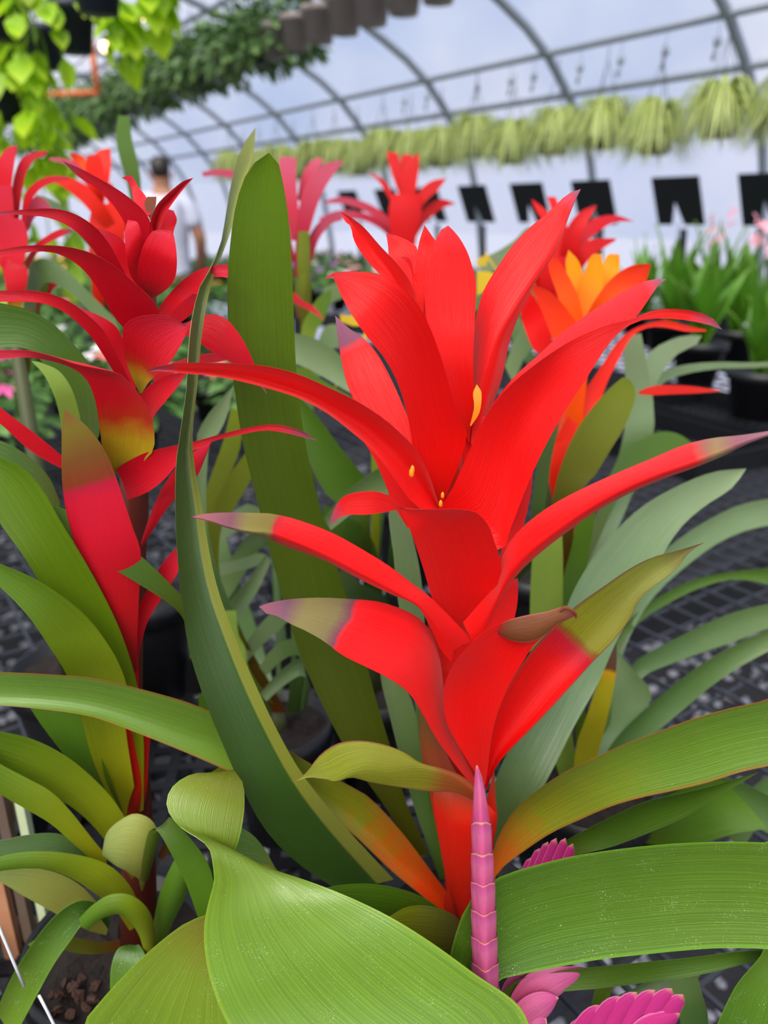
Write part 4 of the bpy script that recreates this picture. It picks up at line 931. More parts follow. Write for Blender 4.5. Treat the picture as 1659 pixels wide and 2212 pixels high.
# ------------------------------------------------------------------ orange bromeliad
b_ = axis(1218, 1300, .66, .92)
ORP = traced_plant('orange_bromeliad', 'orange bromeliad with yellow centre behind the long red bracts', 'bromeliad', b_, [
    ('bract', YELLOWB, '1228,540 1222,570 1230,620 1245,680', '1228,540 1250,565 1262,610 1258,680', [.70, .70, .695, .69], dict()),
    ('bract', YELLOWB, '1300,548 1278,552 1262,590 1250,640 1245,690', '1300,548 1304,590 1300,640 1275,690 1255,705', [.69, .69, .685, .68], dict(cup=.06)),
    ('bract', YELLOWB, '1338,549 1312,552 1300,590 1295,650', '1338,549 1338,580 1325,615 1300,660', [.71, .71, .70, .69], dict()),
    ('bract', ORANGE, '1180,545 1188,590 1205,640 1215,690 1230,740', '1180,545 1205,560 1230,600 1252,650 1265,720', [.68, .675, .67, .67], dict(cup=.06)),
    ('bract', ORANGE, '1406,570 1370,572 1335,590 1305,620 1275,665 1250,720 1240,780', '1406,570 1398,600 1385,625 1350,640 1320,660 1290,700 1265,760', [.66, .66, .66, .665, .67], dict(cup=.06)),
    ('bract', ORANGE, '1144,615 1165,660 1185,710 1210,770 1225,850 1200,1050 1215,1200', '1144,615 1180,625 1210,650 1240,690 1270,740 1265,850 1225,1200', [.66, .655, .65, .65, .655, .66, .67], dict(cup=.06)),
    ('bract', RED, '1122,660 1130,700 1150,750 1170,770', '1140,620 1165,660 1190,720 1195,770', [.72, .72, .715, .71], dict()),
    ('bract', REDOR, '1525,712 1480,702 1440,692 1400,698 1360,715 1330,745 1300,790 1260,850 1210,930 1185,1000 1190,1060', '1525,716 1480,716 1440,708 1400,708 1365,728 1340,770 1310,830 1290,890 1260,960 1230,1020 1205,1090', [.68, .675, .67, .665, .66, .65, .645, .645], dict(cup=.06, n=36)),
    ('bract', REDOR, '1555,843 1500,835 1450,832 1410,834 1380,845', '1555,846 1500,850 1450,852 1410,854 1380,852', [.70, .69, .68, .67, .66], dict()),
    ('leaf', GR_O, '1345,815 1318,838 1280,880 1245,930 1218,990 1200,1050 1190,1130 1210,1250', '1345,815 1365,825 1372,860 1350,920 1320,970 1290,1020 1250,1080 1230,1250', [.615, .612, .61, .61, .61, .615, .63], dict(cup=.06)),
    ('bract', REDOR, '1180,960 1175,1000 1190,1060 1205,1150 1215,1300', '1230,950 1240,1010 1225,1070 1225,1150 1225,1300', [.64, .64, .645, .65], dict(cup=-.15)),
    ('leaf', GR_P, '1516,725 1480,725 1440,738 1405,760 1385,800 1370,870 1300,1150 1230,1300', '1516,725 1500,748 1470,760 1440,790 1418,830 1395,880 1330,1150 1240,1300', [.80, .79, .78, .76, .74, .72, .70], dict()),
    ('leaf', GR_P, '1700,780 1620,783 1550,782 1480,788 1425,805 1380,850 1300,1100 1225,1300', '1700,790 1620,795 1550,797 1480,808 1430,830 1390,880 1310,1100 1235,1300', [.86, .84, .82, .80, .78, .74, .70], dict()),
    ('leaf', GR_P, '1345,730 1350,800 1350,880 1345,950 1290,1150 1225,1300', '1385,720 1400,800 1412,880 1405,960 1330,1150 1240,1300', [.76, .76, .75, .74, .72, .70], dict()),
    ('leaf', GR_K, '1510,975 1480,945 1440,932 1395,945 1330,1000 1240,1250', '1510,975 1480,995 1440,1005 1400,1015 1345,1060 1250,1260', [.74, .73, .72, .70, .68], dict()),
], r=.055, stem=([(1218, 1330, .66), (1215, 1150, .66), (1225, 950, .665), (1250, 720, .68)], [.012, .011, .010, .004], plain('orange_stem', '#c8400a')))
# ------------------------------------------------------------------ deep red, pure red, dusty pink and left-hand ones
b_ = axis(1208, 720, .97, .94)
traced_plant('deep_red_bromeliad', 'deep red bromeliad standing right behind the orange bromeliad', 'bromeliad', b_, [
    ('bract', DRED, '1148,430 1158,455 1175,480 1200,520', '1148,430 1175,450 1195,475 1215,520', [1.0, .99, .98], dict()),
    ('bract', DRED, '1182,425 1190,450 1200,490 1215,530', '1200,425 1212,455 1225,490 1230,530', [1.02, 1.01, 1.0], dict()),
    ('bract', DRED, '1290,443 1262,452 1240,470 1222,500 1210,550 1195,650', '1290,443 1275,470 1258,500 1248,540 1235,590 1225,650', [.96, .95, .95, .96, .98], dict(cup=.05)),
    ('bract', CRIM, '1370,478 1330,465 1290,470 1260,490 1235,530 1225,580', '1370,478 1330,480 1300,495 1270,520 1250,550 1235,590', [1.0, .99, .98, .98], dict()),
    ('bract', DRED, '1330,515 1300,515 1270,520 1245,545 1235,590', '1330,520 1305,535 1285,550 1265,570 1240,610', [.95, .95, .95, .96], dict()),
    ('bract', DRED, '1190,500 1175,540 1165,590 1170,640 1190,720', '1225,490 1235,540 1235,600 1225,650 1215,720', [.96, .955, .955, .96, .97], dict(cup=-.05)),
    ('bract', DRED, '1145,560 1150,600 1165,640 1195,720', '1160,550 1180,590 1195,640 1210,720', [.97, .97, .97], dict()),
    ('leaf', GR_P, '1030,560 1070,545 1110,520 1150,490 1190,560 1215,760', '1040,590 1080,580 1120,560 1160,545 1200,600 1225,760', [1.1, 1.1, 1.08, 1.06, 1.02], dict()),
    ('leaf', YLEAF, '1030,585 1060,588 1085,600 1110,590 1180,760', '1030,640 1060,622 1085,620 1120,620 1200,760', [.95, .95, .95, .97], dict()),
    ('leaf', YLEAF, '1030,560 1045,555 1060,560 1180,760', '1030,575 1050,575 1065,575 1190,770', [.98, .98, .98], dict()),
    ('leaf', GR_B, '1090,790 1110,740 1135,700 1170,690 1205,800', '1110,830 1130,780 1155,750 1185,740 1220,820', [.85, .86, .88, .92], dict()),
    ('leaf', GR_P, '1060,660 1090,700 1120,760 1180,840', '1100,650 1130,700 1150,760 1200,840', [.9, .9, .9], dict()),
], r=.06)
b_ = axis(888, 680, 1.25, .94)
traced_plant('red_bromeliad', 'distant red bromeliad above the top of the sharp red one', 'bromeliad', b_, [
    ('bract', DRED, '835,328 842,360 855,400 870,440', '858,330 868,365 880,400 888,440', [1.30, 1.29, 1.28], dict()),
    ('bract', DRED, '905,330 885,345 868,375 865,430 872,480', '905,330 905,360 900,400 895,440 890,480', [1.28, 1.27, 1.26], dict()),
    ('bract', DRED, '868,335 862,370 862,410 870,450', '888,333 890,370 890,410 890,450', [1.31, 1.30, 1.29], dict()),
    ('bract', DRED, '795,370 815,380 835,395 850,425 865,470', '795,370 820,395 838,425 855,455 872,490', [1.27, 1.26, 1.25], dict()),
    ('bract', DRED, '965,385 935,390 910,408 893,440 885,490', '965,385 945,412 925,430 908,455 895,500', [1.25, 1.24, 1.24], dict()),
    ('bract', DRED, '985,440 955,430 930,440 905,465 890,510', '985,440 955,450 930,470 912,490 895,520', [1.27, 1.26, 1.25], dict()),
    ('bract', PINKB, '700,435 735,425 775,432 815,450 850,480 875,520', '700,440 735,440 775,450 810,470 840,495 870,530', [1.28, 1.27, 1.26, 1.25], dict()),
    ('bract', PINKB, '690,470 730,455 780,458 820,475 850,500', '690,480 730,470 780,475 815,490 845,515', [1.26, 1.25, 1.25], dict()),
    ('bract', DRED, '845,420 840,460 845,510 855,560 880,680', '905,420 910,460 900,510 895,560 895,680', [1.23, 1.225, 1.225, 1.23, 1.25], dict(cup=-.1)),
    ('leaf', GR_B, '700,620 760,600 820,610 880,740', '700,660 760,640 820,650 895,750', [1.2, 1.2, 1.22], dict()),
    ('leaf', GR_B, '1080,640 1020,640 960,640 905,740', '1080,680 1020,670 960,680 890,750', [1.2, 1.2, 1.22], dict()),
], r=.06)
b_ = axis(662, 800, .97, .94)
traced_plant('pink_bromeliad', 'dusty pink bromeliad blurred behind the tall upright green leaf', 'bromeliad', b_, [
    ('bract', PINKB, '605,338 600,380 610,440 630,520', '640,340 640,390 645,450 655,520', [1.0, .99, .98], dict()),
    ('bract', PINKB, '740,345 700,355 670,385 650,430 640,500 635,600', '740,352 715,385 695,420 680,460 665,520 655,600', [.97, .96, .96, .97], dict()),
    ('bract', PINKB, '685,340 665,355 650,385 642,430', '700,345 680,375 665,400 655,440', [1.02, 1.01, 1.0], dict()),
    ('bract', PINKB, '740,455 710,465 680,490 660,530 645,600', '740,475 715,485 690,515 675,560 660,620', [.98, .97, .97, .97], dict()),
    ('bract', PINKB, '435,372 470,365 510,370 560,395 610,460 640,560', '440,382 470,380 510,388 555,415 600,480 630,570', [1.0, 1.0, .99, .98, .98], dict()),
    ('bract', CRIM, '700,690 680,665 655,650 630,630 620,650', '700,692 675,675 650,662 625,650 620,660', [.80, .82, .84, .86], dict()),
    ('bract', GR_O, '645,500 642,560 645,640 655,800', '668,500 670,560 672,640 672,800', [.955, .955, .96, .97], dict(cup=-.12)),
    ('leaf', GR_O, '660,590 645,600 635,640 640,680', '662,592 660,620 655,650 645,690', [.9, .9, .9], dict()),
    ('leaf', GR_Y, '715,625 690,640 670,670 650,720 655,850', '715,625 715,650 700,690 680,730 670,860', [.9, .9, .9, .92], dict()),
    ('leaf', GR_P, '760,720 720,700 690,730 660,880', '770,760 730,750 700,780 675,890', [.9, .9, .9], dict()),
    ('leaf', YLEAF, '735,680 760,682 800,690 700,880', '735,695 765,705 800,715 690,890', [.88, .88, .9], dict()),
], r=.06)
b_ = axis(28, 700, .735, .93)
traced_plant('pink_red_bromeliad', 'pink-red bromeliad cut by the photo edge behind the crimson one', 'bromeliad', b_, [
    ('bract', CRIM, '38,315 18,318 0,340 -15,400 -5,500', '38,315 32,345 25,400 20,450 15,510', [.74, .735, .735, .74], dict()),
    ('bract', CRIM, '100,325 70,330 45,345 30,385 22,440 20,520', '100,335 75,345 58,370 48,410 42,460 35,540', [.75, .745, .74, .74], dict()),
    ('bract', CRIM, '150,382 110,380 75,395 52,425 45,480', '150,388 115,395 85,410 65,440 55,490', [.73, .73, .73, .735], dict()),
    ('bract', PINKB, '112,450 95,430 75,425 60,450 50,500', '112,455 90,460 75,470 65,490 55,510', [.76, .76, .75], dict()),
    ('bract', CRIM_Y, '-20,400 -15,450 -5,500 10,560', '25,400 30,450 30,500 25,560', [.73, .73, .73, .735], dict()),
    ('bract', CRIM_P, '160,495 130,495 100,510 75,530 50,570', '160,500 130,512 105,525 85,540 60,580', [.72, .72, .72, .73], dict()),
    ('bract', CRIM_Y, '0,465 -5,500 0,550 15,640', '50,475 60,510 55,550 35,640', [.71, .71, .71, .72], dict(cup=.05)),
    ('bract', CRIM_Y, '-30,560 -5,570 10,600 20,700', '0,555 35,570 60,590 40,700', [.71, .71, .71, .72], dict()),
    ('bract', CRIM, '120,610 105,590 92,575 80,600 60,680', '125,615 115,625 105,640 90,650 70,690', [.74, .74, .73], dict()),
    ('leaf', GR_O, '85,560 75,600 60,660 40,850', '110,575 105,620 85,680 55,860', [.74, .74, .74], dict()),
    ('leaf', GR_B, '250,690 200,640 150,590 100,560 60,600 30,900', '260,730 210,690 160,640 110,610 80,650 45,900', [.72, .72, .73, .74, .76], dict()),
], r=.06)
b_ = axis(228, 640, .90, .94)
traced_plant('red_orange_bromeliad', 'red-orange bromeliad blurred behind the topmost crimson bracts', 'bromeliad', b_, [
    ('bract', REDOR, '238,320 215,325 195,345 188,380 195,450 205,520', '238,320 240,350 236,390 225,440 220,520', [.92, .91, .91, .92], dict()),
    ('bract', REDOR, '190,335 185,360 188,400 200,450', '215,335 222,360 225,400 220,450', [.88, .88, .88, .89], dict()),
    ('bract', ORANGE, '150,330 160,350 175,365 190,400', '150,330 175,335 188,350 195,390', [.95, .95, .94], dict()),
    ('bract', PINKB, '105,345 140,355 170,380 200,420', '110,340 150,345 180,365 205,400', [.96, .95, .94], dict()),
    ('bract', REDOR, '110,390 145,410 180,440 215,480 250,510', '115,380 155,385 190,405 225,445 260,500', [.86, .86, .86, .87], dict()),
    ('bract', REDOR, '215,400 235,440 250,470 265,500', '240,395 262,430 275,460 280,500', [.88, .88, .88], dict()),
    ('bract', REDOR, '200,440 190,500 195,580 205,700', '260,440 270,500 260,580 240,700', [.87, .87, .88, .9], dict(cup=-.1)),
    ('leaf', GR_P, '75,420 110,430 150,460 190,500 230,560 240,700', '80,445 115,460 150,485 190,530 220,580 225,700', [.80, .81, .82, .84, .88], dict()),
    ('leaf', GR_K, '255,250 250,290 258,340 275,400 285,500 250,700', '280,250 285,300 300,360 305,420 300,500 265,700', [.95, .95, .95, .95, .95, .95], dict()),
], r=.06)
# ------------------------------------------------------------------ background: hanging baskets, pots, signs, bench plants
_T = 'first second third fourth fifth sixth seventh eighth ninth tenth eleventh twelfth thirteenth fourteenth fifteenth sixteenth seventeenth eighteenth nineteenth twentieth'.split()
_D = {2: 'twenty', 3: 'thirty', 4: 'forty', 5: 'fifty', 6: 'sixty', 7: 'seventy'}
ORD = [_T[i] if i < 20 else (_D[(i + 1) // 10].replace('y', 'ieth') if (i + 1) % 10 == 0 else _D[(i + 1) // 10] + '-' + _T[(i + 1) % 10 - 1]) for i in range(79)]
def rib(V, F, UVs, pts, w, side, uvw=1.0):
    """append a tapering ribbon along pts to V, F"""
    o = len(V); n = len(pts)
    for i, p in enumerate(pts):
        t = (pts[min(i + 1, n - 1)] - pts[max(i - 1, 0)]).normalized()
        a = t.cross(side)
        a = a.normalized() if a.length > 1e-6 else Vector((1, 0, 0))
        ww = w * (1 - (i / (n - 1)) ** 2.2 * .95) * (.7 + .3 * min(1, i / 2))
        V += [p - a * ww / 2, p + Vector((0, 0, -.12 * ww)), p + a * ww / 2]
        UVs += [(i / (n - 1), 0), (i / (n - 1), .5), (i / (n - 1), 1)]
    for i in range(n - 1):
        for k in (0, 1): F.append((o + i * 3 + k, o + i * 3 + k + 1, o + i * 3 + 3 + k + 1, o + i * 3 + 3 + k))
SPID = leafmat('spider_plant_leaf', [(0, '#98a850'), (.5, '#aebc68'), (1, '#bcc880')], rough=.45, stripe=.3, trans=.35, freq=6)
FERN = leafmat('hanging_foliage', [(0, '#35552a'), (.5, '#52743c'), (1, '#74904c')], rough=.5, stripe=.2, trans=.25, blotch=.3)
BED = leafmat('bedding_foliage', [(0, '#3f6a2c'), (.5, '#5c8a40'), (1, '#7aa058')], rough=.5, stripe=.2, trans=.3, blotch=.3)
PIN = [plain('pink_petal', '#e0559a', rough=.6), plain('coral_petal', '#e87a78', rough=.6), plain('purple_petal', '#a84ac0', rough=.6), plain('yellow_petal', '#f0b820', rough=.6), plain('white_petal', '#f0e8ec', rough=.6), plain('rose_petal', '#e8a0b0', rough=.6)]
def strands(seed, n, R, drop, w):
    rng = random.Random(seed); V, F, U = [], [], []
    for k in range(n):
        a = rng.random() * 6.283; d = Vector((math.cos(a), math.sin(a), 0))
        r = R * rng.uniform(.5, 1.15); up = rng.uniform(.03, .13); dr = drop * rng.uniform(.3, 1.1)
        pts = [d * (r * x) * (1 + .1 * math.sin(x * 3 + k)) + Vector((0, 0, up * math.sin(min(1, x * 1.2) * math.pi) * 1.2 - dr * x ** 2.6)) for x in [i / 7 for i in range(8)]]
        rib(V, F, U, pts, w * rng.uniform(.7, 1.3), Vector((0, 0, 1)))
    return mkmesh('foliage', V, F, SPID, True, None, U)
def leafball(seed, n, R, hz, size, mat, low=-.6):
    rng = random.Random(seed); V, F, U = [], [], []
    for k in range(n):
        while True:
            d = Vector((rng.gauss(0, 1), rng.gauss(0, 1), rng.gauss(0, 1))).normalized()
            if d.z > low: break
        rr = rng.uniform(.45, 1.0)
        c = Vector((d.x * R * rr, d.y * R * rr, d.z * hz * rr))
        t = (d + Vector((rng.uniform(-.6, .6), rng.uniform(-.6, .6), rng.uniform(-.8, .3)))).normalized()
        s_ = size * rng.uniform(.6, 1.3)
        pts = [c + t * s_ * x + Vector((0, 0, -.25 * s_ * x * x)) for x in (0, .35, .7, 1)]
        o = len(V)
        a = t.cross(Vector((rng.uniform(-1, 1), rng.uniform(-1, 1), 1.0))).normalized()
        for i, (p, ww) in enumerate(zip(pts, (.1, .5, .42, .02))):
            V += [p - a * ww * s_ * .5, p + a * ww * s_ * .5]; U += [(i / 3, 0), (i / 3, 1)]
        for i in range(3): F.append((o + 2 * i, o + 2 * i + 1, o + 2 * i + 3, o + 2 * i + 2))
    return mkmesh('foliage', V, F, mat, True, None, U)
def pot_mesh(r, h, mat, name='pot'):
    b = MB(); b.lathe([(r * .68, 0), (r * .93, h * .80), (r * 1.03, h * .81), (r * 1.05, h), (r * .95, h), (r * .9, h * .9)], 18)
    return b.mesh(name, mat, True)
def hanger(hh, r, z0, mat):
    b = MB()
    for k in range(3):
        a = k * 2.094
        b.tube([(r * math.cos(a), r * math.sin(a), z0), (0, 0, z0 + hh * .8)], .0022, 5)
    b.tube([(0, 0, z0 + hh * .8), (0, 0, z0 + hh)], .0025, 5)
    return b.mesh('hanger', mat, True)
# --- spider plants hung along the side wall
sp_f = [strands(s_, 260, .27, .17, .014) for s_ in (1, 2, 3)]
sp_p = pot_mesh(.11, .12, BLACKP); sp_h = hanger(.35, .1, .06, WIRE)
for k in range(18):
    s_ = 2.22 + .36 * k
    c = H(3.62, s_, 1.80 + .03 * math.sin(k * 2.3))
    n_ = ORD[k]
    e = empty('spider_plant_basket', c, k * 1.3, f'{n_} hanging spider plant from the right photo edge, along the film wall' , 'hanging basket', 'spider plants hung along the film wall')
    mkobj('pot', sp_p, e, (0, 0, -.09)); mkobj('hanger', sp_h, e)
    tag(mkobj('foliage', sp_f[k % 3], e, (0, 0, .03)), kind='stuff')
# --- line of pots hung under the roof
fo_f = [leafball(s_, 420, .32, .25, .075, FERN) for s_ in (4, 5, 6)]
sm_f = [leafball(s_, 60, .10, .08, .06, FERN, -.1) for s_ in (7, 8)]
tp_m = pot_mesh(.105, .19, TAUPE); tk_m = pot_mesh(.105, .19, DARKP); tp_h = hanger(.42, .1, .09, WIRE)
for k in range(26):
    s_ = 3.48 + .285 * k if k < 14 else 7.19 + .44 * (k - 13)
    c = H(2.62, s_, 2.43)
    bare = k < 6 or k == 9
    if k < 7:
        lab = f'{ORD[k]} taupe pot hanging under the roof, counted from the top photo edge'
    else:
        lab = f'{ORD[k - 7]} leafy green pot in the hanging row under the roof, counted from the taupe pots'
    if k > 13: c = c - Vector((0, 0, .01 * (k - 13)))
    e = empty('hanging_pot', c, k * 2.1, lab, 'hanging pot', 'pots hung in a row under the roof', 1.0 + .015 * max(0, k - 13))
    mkobj('pot', tp_m if bare or k % 3 == 0 else tk_m, e, (0, 0, -.1)); mkobj('hanger', tp_h, e)
    tag(mkobj('foliage', sm_f[k % 2] if bare else fo_f[k % 3], e, (0, 0, .12 if bare else .02)), kind='stuff')
# --- lime trailing plants in dark pots, upper left
def heart():
    V = [(0, 0, 0), (.35, -.42, .03), (.75, -.36, 0), (1.15, 0, -.14), (.75, .36, 0), (.35, .42, .03), (.4, 0, -.05), (.8, 0, -.06)]
    F = [(0, 1, 6), (1, 2, 7, 6), (2, 3, 7), (3, 4, 7), (4, 5, 6, 7), (5, 0, 6)]
    return mkmesh('leaf', [Vector(v) * .075 for v in V], F, POTH, True, None, [(v[0] / 1.15, v[1] + .5) for v in V])
POTH = leafmat('trailing_lime_leaf', [(0, '#7aa024'), (.5, '#8cb42c'), (1, '#a4c038')], rough=.4, stripe=.08, trans=.5, blotch=.25, freq=8, tint=(1.18, 1.16, .7))
hm = heart()
dk_m = pot_mesh(.07, .13, DARKP); dk_h = hanger(.75, .1, .08, WIRE)
rng = random.Random(21)
POTHOS = [(155, 45, 2.7), (95, 90, 3.1), (65, 150, 3.5), (8, 205, 3.0), (205, -55, 2.3), (5, 15, 2.6)]
for k, (px, py, Yp) in enumerate(POTHOS):
    c = P(px, py, Yp)
    e = empty('trailing_plant', c, 0, ['trailing lime plant in the dark pot with leaves hanging into the clear sky', 'trailing lime plant, second dark pot down the upper left row', 'trailing lime plant, lowest dark pot of the slanting row', 'trailing lime plant in the dark pot at the left photo edge', 'trailing lime plant in the topmost dark pot, cut by the photo edge', 'trailing lime plant filling the top left corner'][k], 'hanging plant', 'trailing lime plants in dark pots')
    mkobj('pot', dk_m, e, (0, 0, -.085)); mkobj('hanger', dk_h, e)
    vines = []
    nv = 16 if k in (3, 5) else 8
    for j in range(nv):
        if k in (0, 4): an = rng.uniform(-.6, .9)
        elif k in (3, 5): an = rng.uniform(0, 6.28)
        else: an = rng.uniform(2.2, 4.4)
        d = Vector((math.cos(an), math.sin(an), 0))
        ln = (rng.uniform(.08, .2) if k in (0, 4) else rng.uniform(.15, .4)) if k not in (3, 5) else rng.uniform(.3, .8)
        pts = [d * (.06 + .10 * math.sin(min(1, x * 2) * 1.57)) + Vector((0, 0, .09 - ln * x ** 1.2)) for x in (0, .15, .35, .6, .8, 1)]
        b = MB(); b.tube(pts, .0025, 5); b.build('vine', POTH, e, True)
        for q in range(9):
            t = rng.uniform(0, 1) * 4.99; i = int(t); p = pts[i].lerp(pts[i + 1], t - i)
            o = mkobj('leaf', hm, e, p, (rng.uniform(-.4, .4), rng.uniform(.5, 1.5), an + rng.uniform(-1.6, 1.6)), (rng.uniform(.7, 1.25),) * 3)
# --- orange frame and string of bulbs
e = empty('orange_hanging_rack', P(150, 200, 6.2), 0, 'orange metal rack bars hanging near the trailing plants', 'rack')
c4 = [P(192, 60, 6.2), P(212, 201, 6.2), P(60, 205, 6.2), P(40, 62, 6.2)]
o = Vector(e.location)
for i in range(4):
    a, b_ = c4[i] - o, c4[(i + 1) % 4] - o
    MB().tube([a, b_], .022, 6).build('bar', ORANGEP, e, True)
for c in (c4[0], c4[3]):
    MB().tube([c - o, c - o + Vector((0, 0, .75))], .006, 5).build('suspension_rod', WIRE, e, True)
BU = [(400, -60, 4.2), (305, 32, 4.6), (226, 102, 5.0), (150, 168, 5.5), (97, 215, 6.0), (80, 231, 6.6)]
e = empty('string_light', P(226, 102, 5.0), 0, 'string of small lit bulbs running under the roof by the trailing plants', 'string lights')
o = Vector(e.location)
pts = [P(x, y - 14, Y) - o for x, y, Y in BU]
MB().tube(pts, .004, 5).build('cable', BLACKP, e, True)
bu = MB(); bu.lathe([(.006, .03), (.02, .018), (.028, 0), (.02, -.02), (.005, -.028)], 12); bum = bu.mesh('bulb', BULB, True)
so_ = MB(); so_.lathe([(.009, .0), (.011, .03)], 8); som = so_.mesh('socket', BLACKP, True)
for x, y, Y in BU:
    p = P(x, y, Y) - o
    q_ = mkobj('bulb', bum, e, p); mkobj('socket', som, q_, (0, 0, .026))
# --- black signs on stakes over the side bench
sg = [(0, 1), (1, 1), (1, 0), (.70, 0), (.56, .52), (.42, 0), (0, 0)]
sv = [((x - .5) * .25, -.004, y * .22) for x, y in sg] + [((x - .5) * .25, .004, y * .22) for x, y in sg]
N = len(sg)
sf = [tuple(range(N)), tuple(reversed(range(N, 2 * N)))] + [(i, i + N, (i + 1) % N + N, (i + 1) % N) for i in range(N)]
sgm = mkmesh('panel', sv, sf, SIGNK, False)
stm = MB().box((-.02, -.012, -.14), (.03, .012, .56)).mesh('stake', SIGNK)
SG = [(1655, 2.02), (1482, 2.46), (1325, 2.96), (1168, 3.42), (1057, 3.88), (962, 4.34), (895, 4.8), (845, 5.3)]
for k, (px, s_) in enumerate(SG):
    e = empty('plant_sign', H(3.28, s_, BENCH_Z + .20), HROT + math.pi / 2, f'{ORD[k]} black sign on a stake from the right photo edge, before the film wall', 'sign', 'black signs over the side bench')
    e.location.z = 1.33
    mkobj('panel', sgm, e, (0, 0, .02), (math.radians(-24), 0, 0)); mkobj('stake', stm, e, (0, 0, -.14), (0, math.radians(5), 0))
# --- little wire clips hanging from the purlin
cl = MB(); cl.tube([(0, 0, 0), (0, 0, -.07)], .002, 5); cl.box((0, 0, -.09), (.03, .02, .035)); cl.tube([(.0, 0, -.1), (-.012, 0, -.17)], .009, 6)
for k, px in enumerate((1550, 1440, 1345, 1258, 1158, 1108, 1035, 925, 875)):
    p = onq(px, 90, 3.74); s_ = p.dot(AX)
    o = mkobj('hanging_clip', cl.mesh('hanging_clip', STEEL, True), None, H(3.74, s_, 2.26))
    tag(o, f'{ORD[k]} grey clip hanging from the purlin, counted from the right photo edge', 'clip', 'clips hanging from the purlin')
# --- bench plants
def blossom(mat):
    V, F = [(0, 0, .004)], []
    for i in range(5):
        a = i * 1.2566
        for da, r, z in ((-.5, .6, .005), (0, 1, 0), (.5, .6, .005)):
            V.append((.022 * r * math.cos(a + da), .022 * r * math.sin(a + da), z))
        F += [(0, 1 + 3 * i, 2 + 3 * i, 3 + 3 * i)]
    return mkmesh('blossom', V, F, mat, False)
blos = [blossom(m) for m in PIN]
bd_f = [leafball(s_, 150, .12, .11, .05, BED, -.2) for s_ in (31, 32, 33)]
bp_m = pot_mesh(.055, .09, BLACKP)
UPR = leafmat('upright_leaf', [(0, '#4a7a1c'), (.5, '#4f8a2c'), (1, '#6c9a48')], rough=.4, stripe=.15, trans=.35, tint=(1.1, 1.05, .8))
def blade(len_, w, lean, droop):
    V, F, U = [], [], []
    pts, a = [Vector((0, 0, 0))], lean
    for i in range(7):
        pts.append(pts[-1] + Vector((math.sin(a), 0, math.cos(a))) * len_ / 7); a += droop / 7
    n = len(pts)
    for i, p in enumerate(pts):
        u = i / (n - 1); ww = w * (math.sin(min(1, u * 1.05 + .12) * math.pi) ** .7 + .05)
        for v in (-1, -.5, 0, .5, 1): V.append(p + Vector((.12 * w * v * v, v * ww / 2, 0))); U.append((u, v / 2 + .5))
    for i in range(n - 1):
        for k in range(4): F.append((i * 5 + k, i * 5 + k + 1, (i + 1) * 5 + k + 1, (i + 1) * 5 + k))
    return V, F, U
upm = [mkmesh('leaf', *blade(.30, .05, .12, .35)[:2], UPR, True, None, blade(.30, .05, .12, .35)[2]), mkmesh('leaf', *blade(.26, .06, .3, .7)[:2], UPR, True, None, blade(.26, .06, .3, .7)[2])]
bgb = [mkmesh('bract', *blade(.20, .045, .35, .9)[:2], CRIM, True, None, blade(.20, .045, .35, .9)[2])]
HUES = ['pink', 'coral', 'purple', 'yellow', 'white', 'rose']
used = set()
def uniq(lab, alt):
    i = 0
    l_ = lab
    while l_ in used and i < len(alt):
        l_ = lab + ', ' + alt[i]; i += 1
    used.add(l_); return l_
def bedding(c, hue, seed, sc=1.0, where='', nb=9):
    rng = random.Random(seed)
    e = empty('bedding_plant', c, rng.random() * 6, f'small {HUES[hue]}-flowered bedding plant, {where}', 'flower', 'small bedding plants on the benches', sc)
    mkobj('pot', bp_m, e)
    tag(mkobj('foliage', bd_f[seed % 3], e, (0, 0, .14)), kind='stuff')
    for k in range(nb):
        a, r = rng.random() * 6.28, rng.uniform(.02, .11)
        mkobj('blossom', blos[hue], e, (r * math.cos(a), r * math.sin(a), .14 + .10 * math.sqrt(max(0, 1 - (r / .12) ** 2)) + .012), (rng.uniform(-.6, .6), rng.uniform(-.6, .6), 0), (rng.uniform(.9, 1.4),) * 3)
def upright(c, seed, lab, hue=None, sc=1.0, n=9):
    rng = random.Random(seed)
    e = empty('upright_leaf_plant', c, rng.random() * 6, lab, 'potted plant', 'upright green plants in black pots', sc)
    mkobj('pot', pot_mesh(.085, .14, BLACKP) if seed == 100 else bpot, e)
    for k in range(n):
        mkobj('leaf', upm[k % 2], e, (0, 0, .13), (0, 0, k * 2.4 + rng.uniform(-.3, .3)), (rng.uniform(.8, 1.2),) * 3)
    if hue is not None:
        MB().tube([(0, 0, .1), (.02, 0, .3), (.04, 0, .46)], .003, 5).build('flower_stalk', UPR, e, True)
        for k in range(6):
            mkobj('blossom', blos[hue], e, (.04 + rng.uniform(-.04, .04), rng.uniform(-.04, .04), .38 + k * .02), (rng.uniform(0, 1.5), rng.uniform(0, 1.5), 0), (1.3,) * 3)
bpot = pot_mesh(.085, .14, BLACKP)
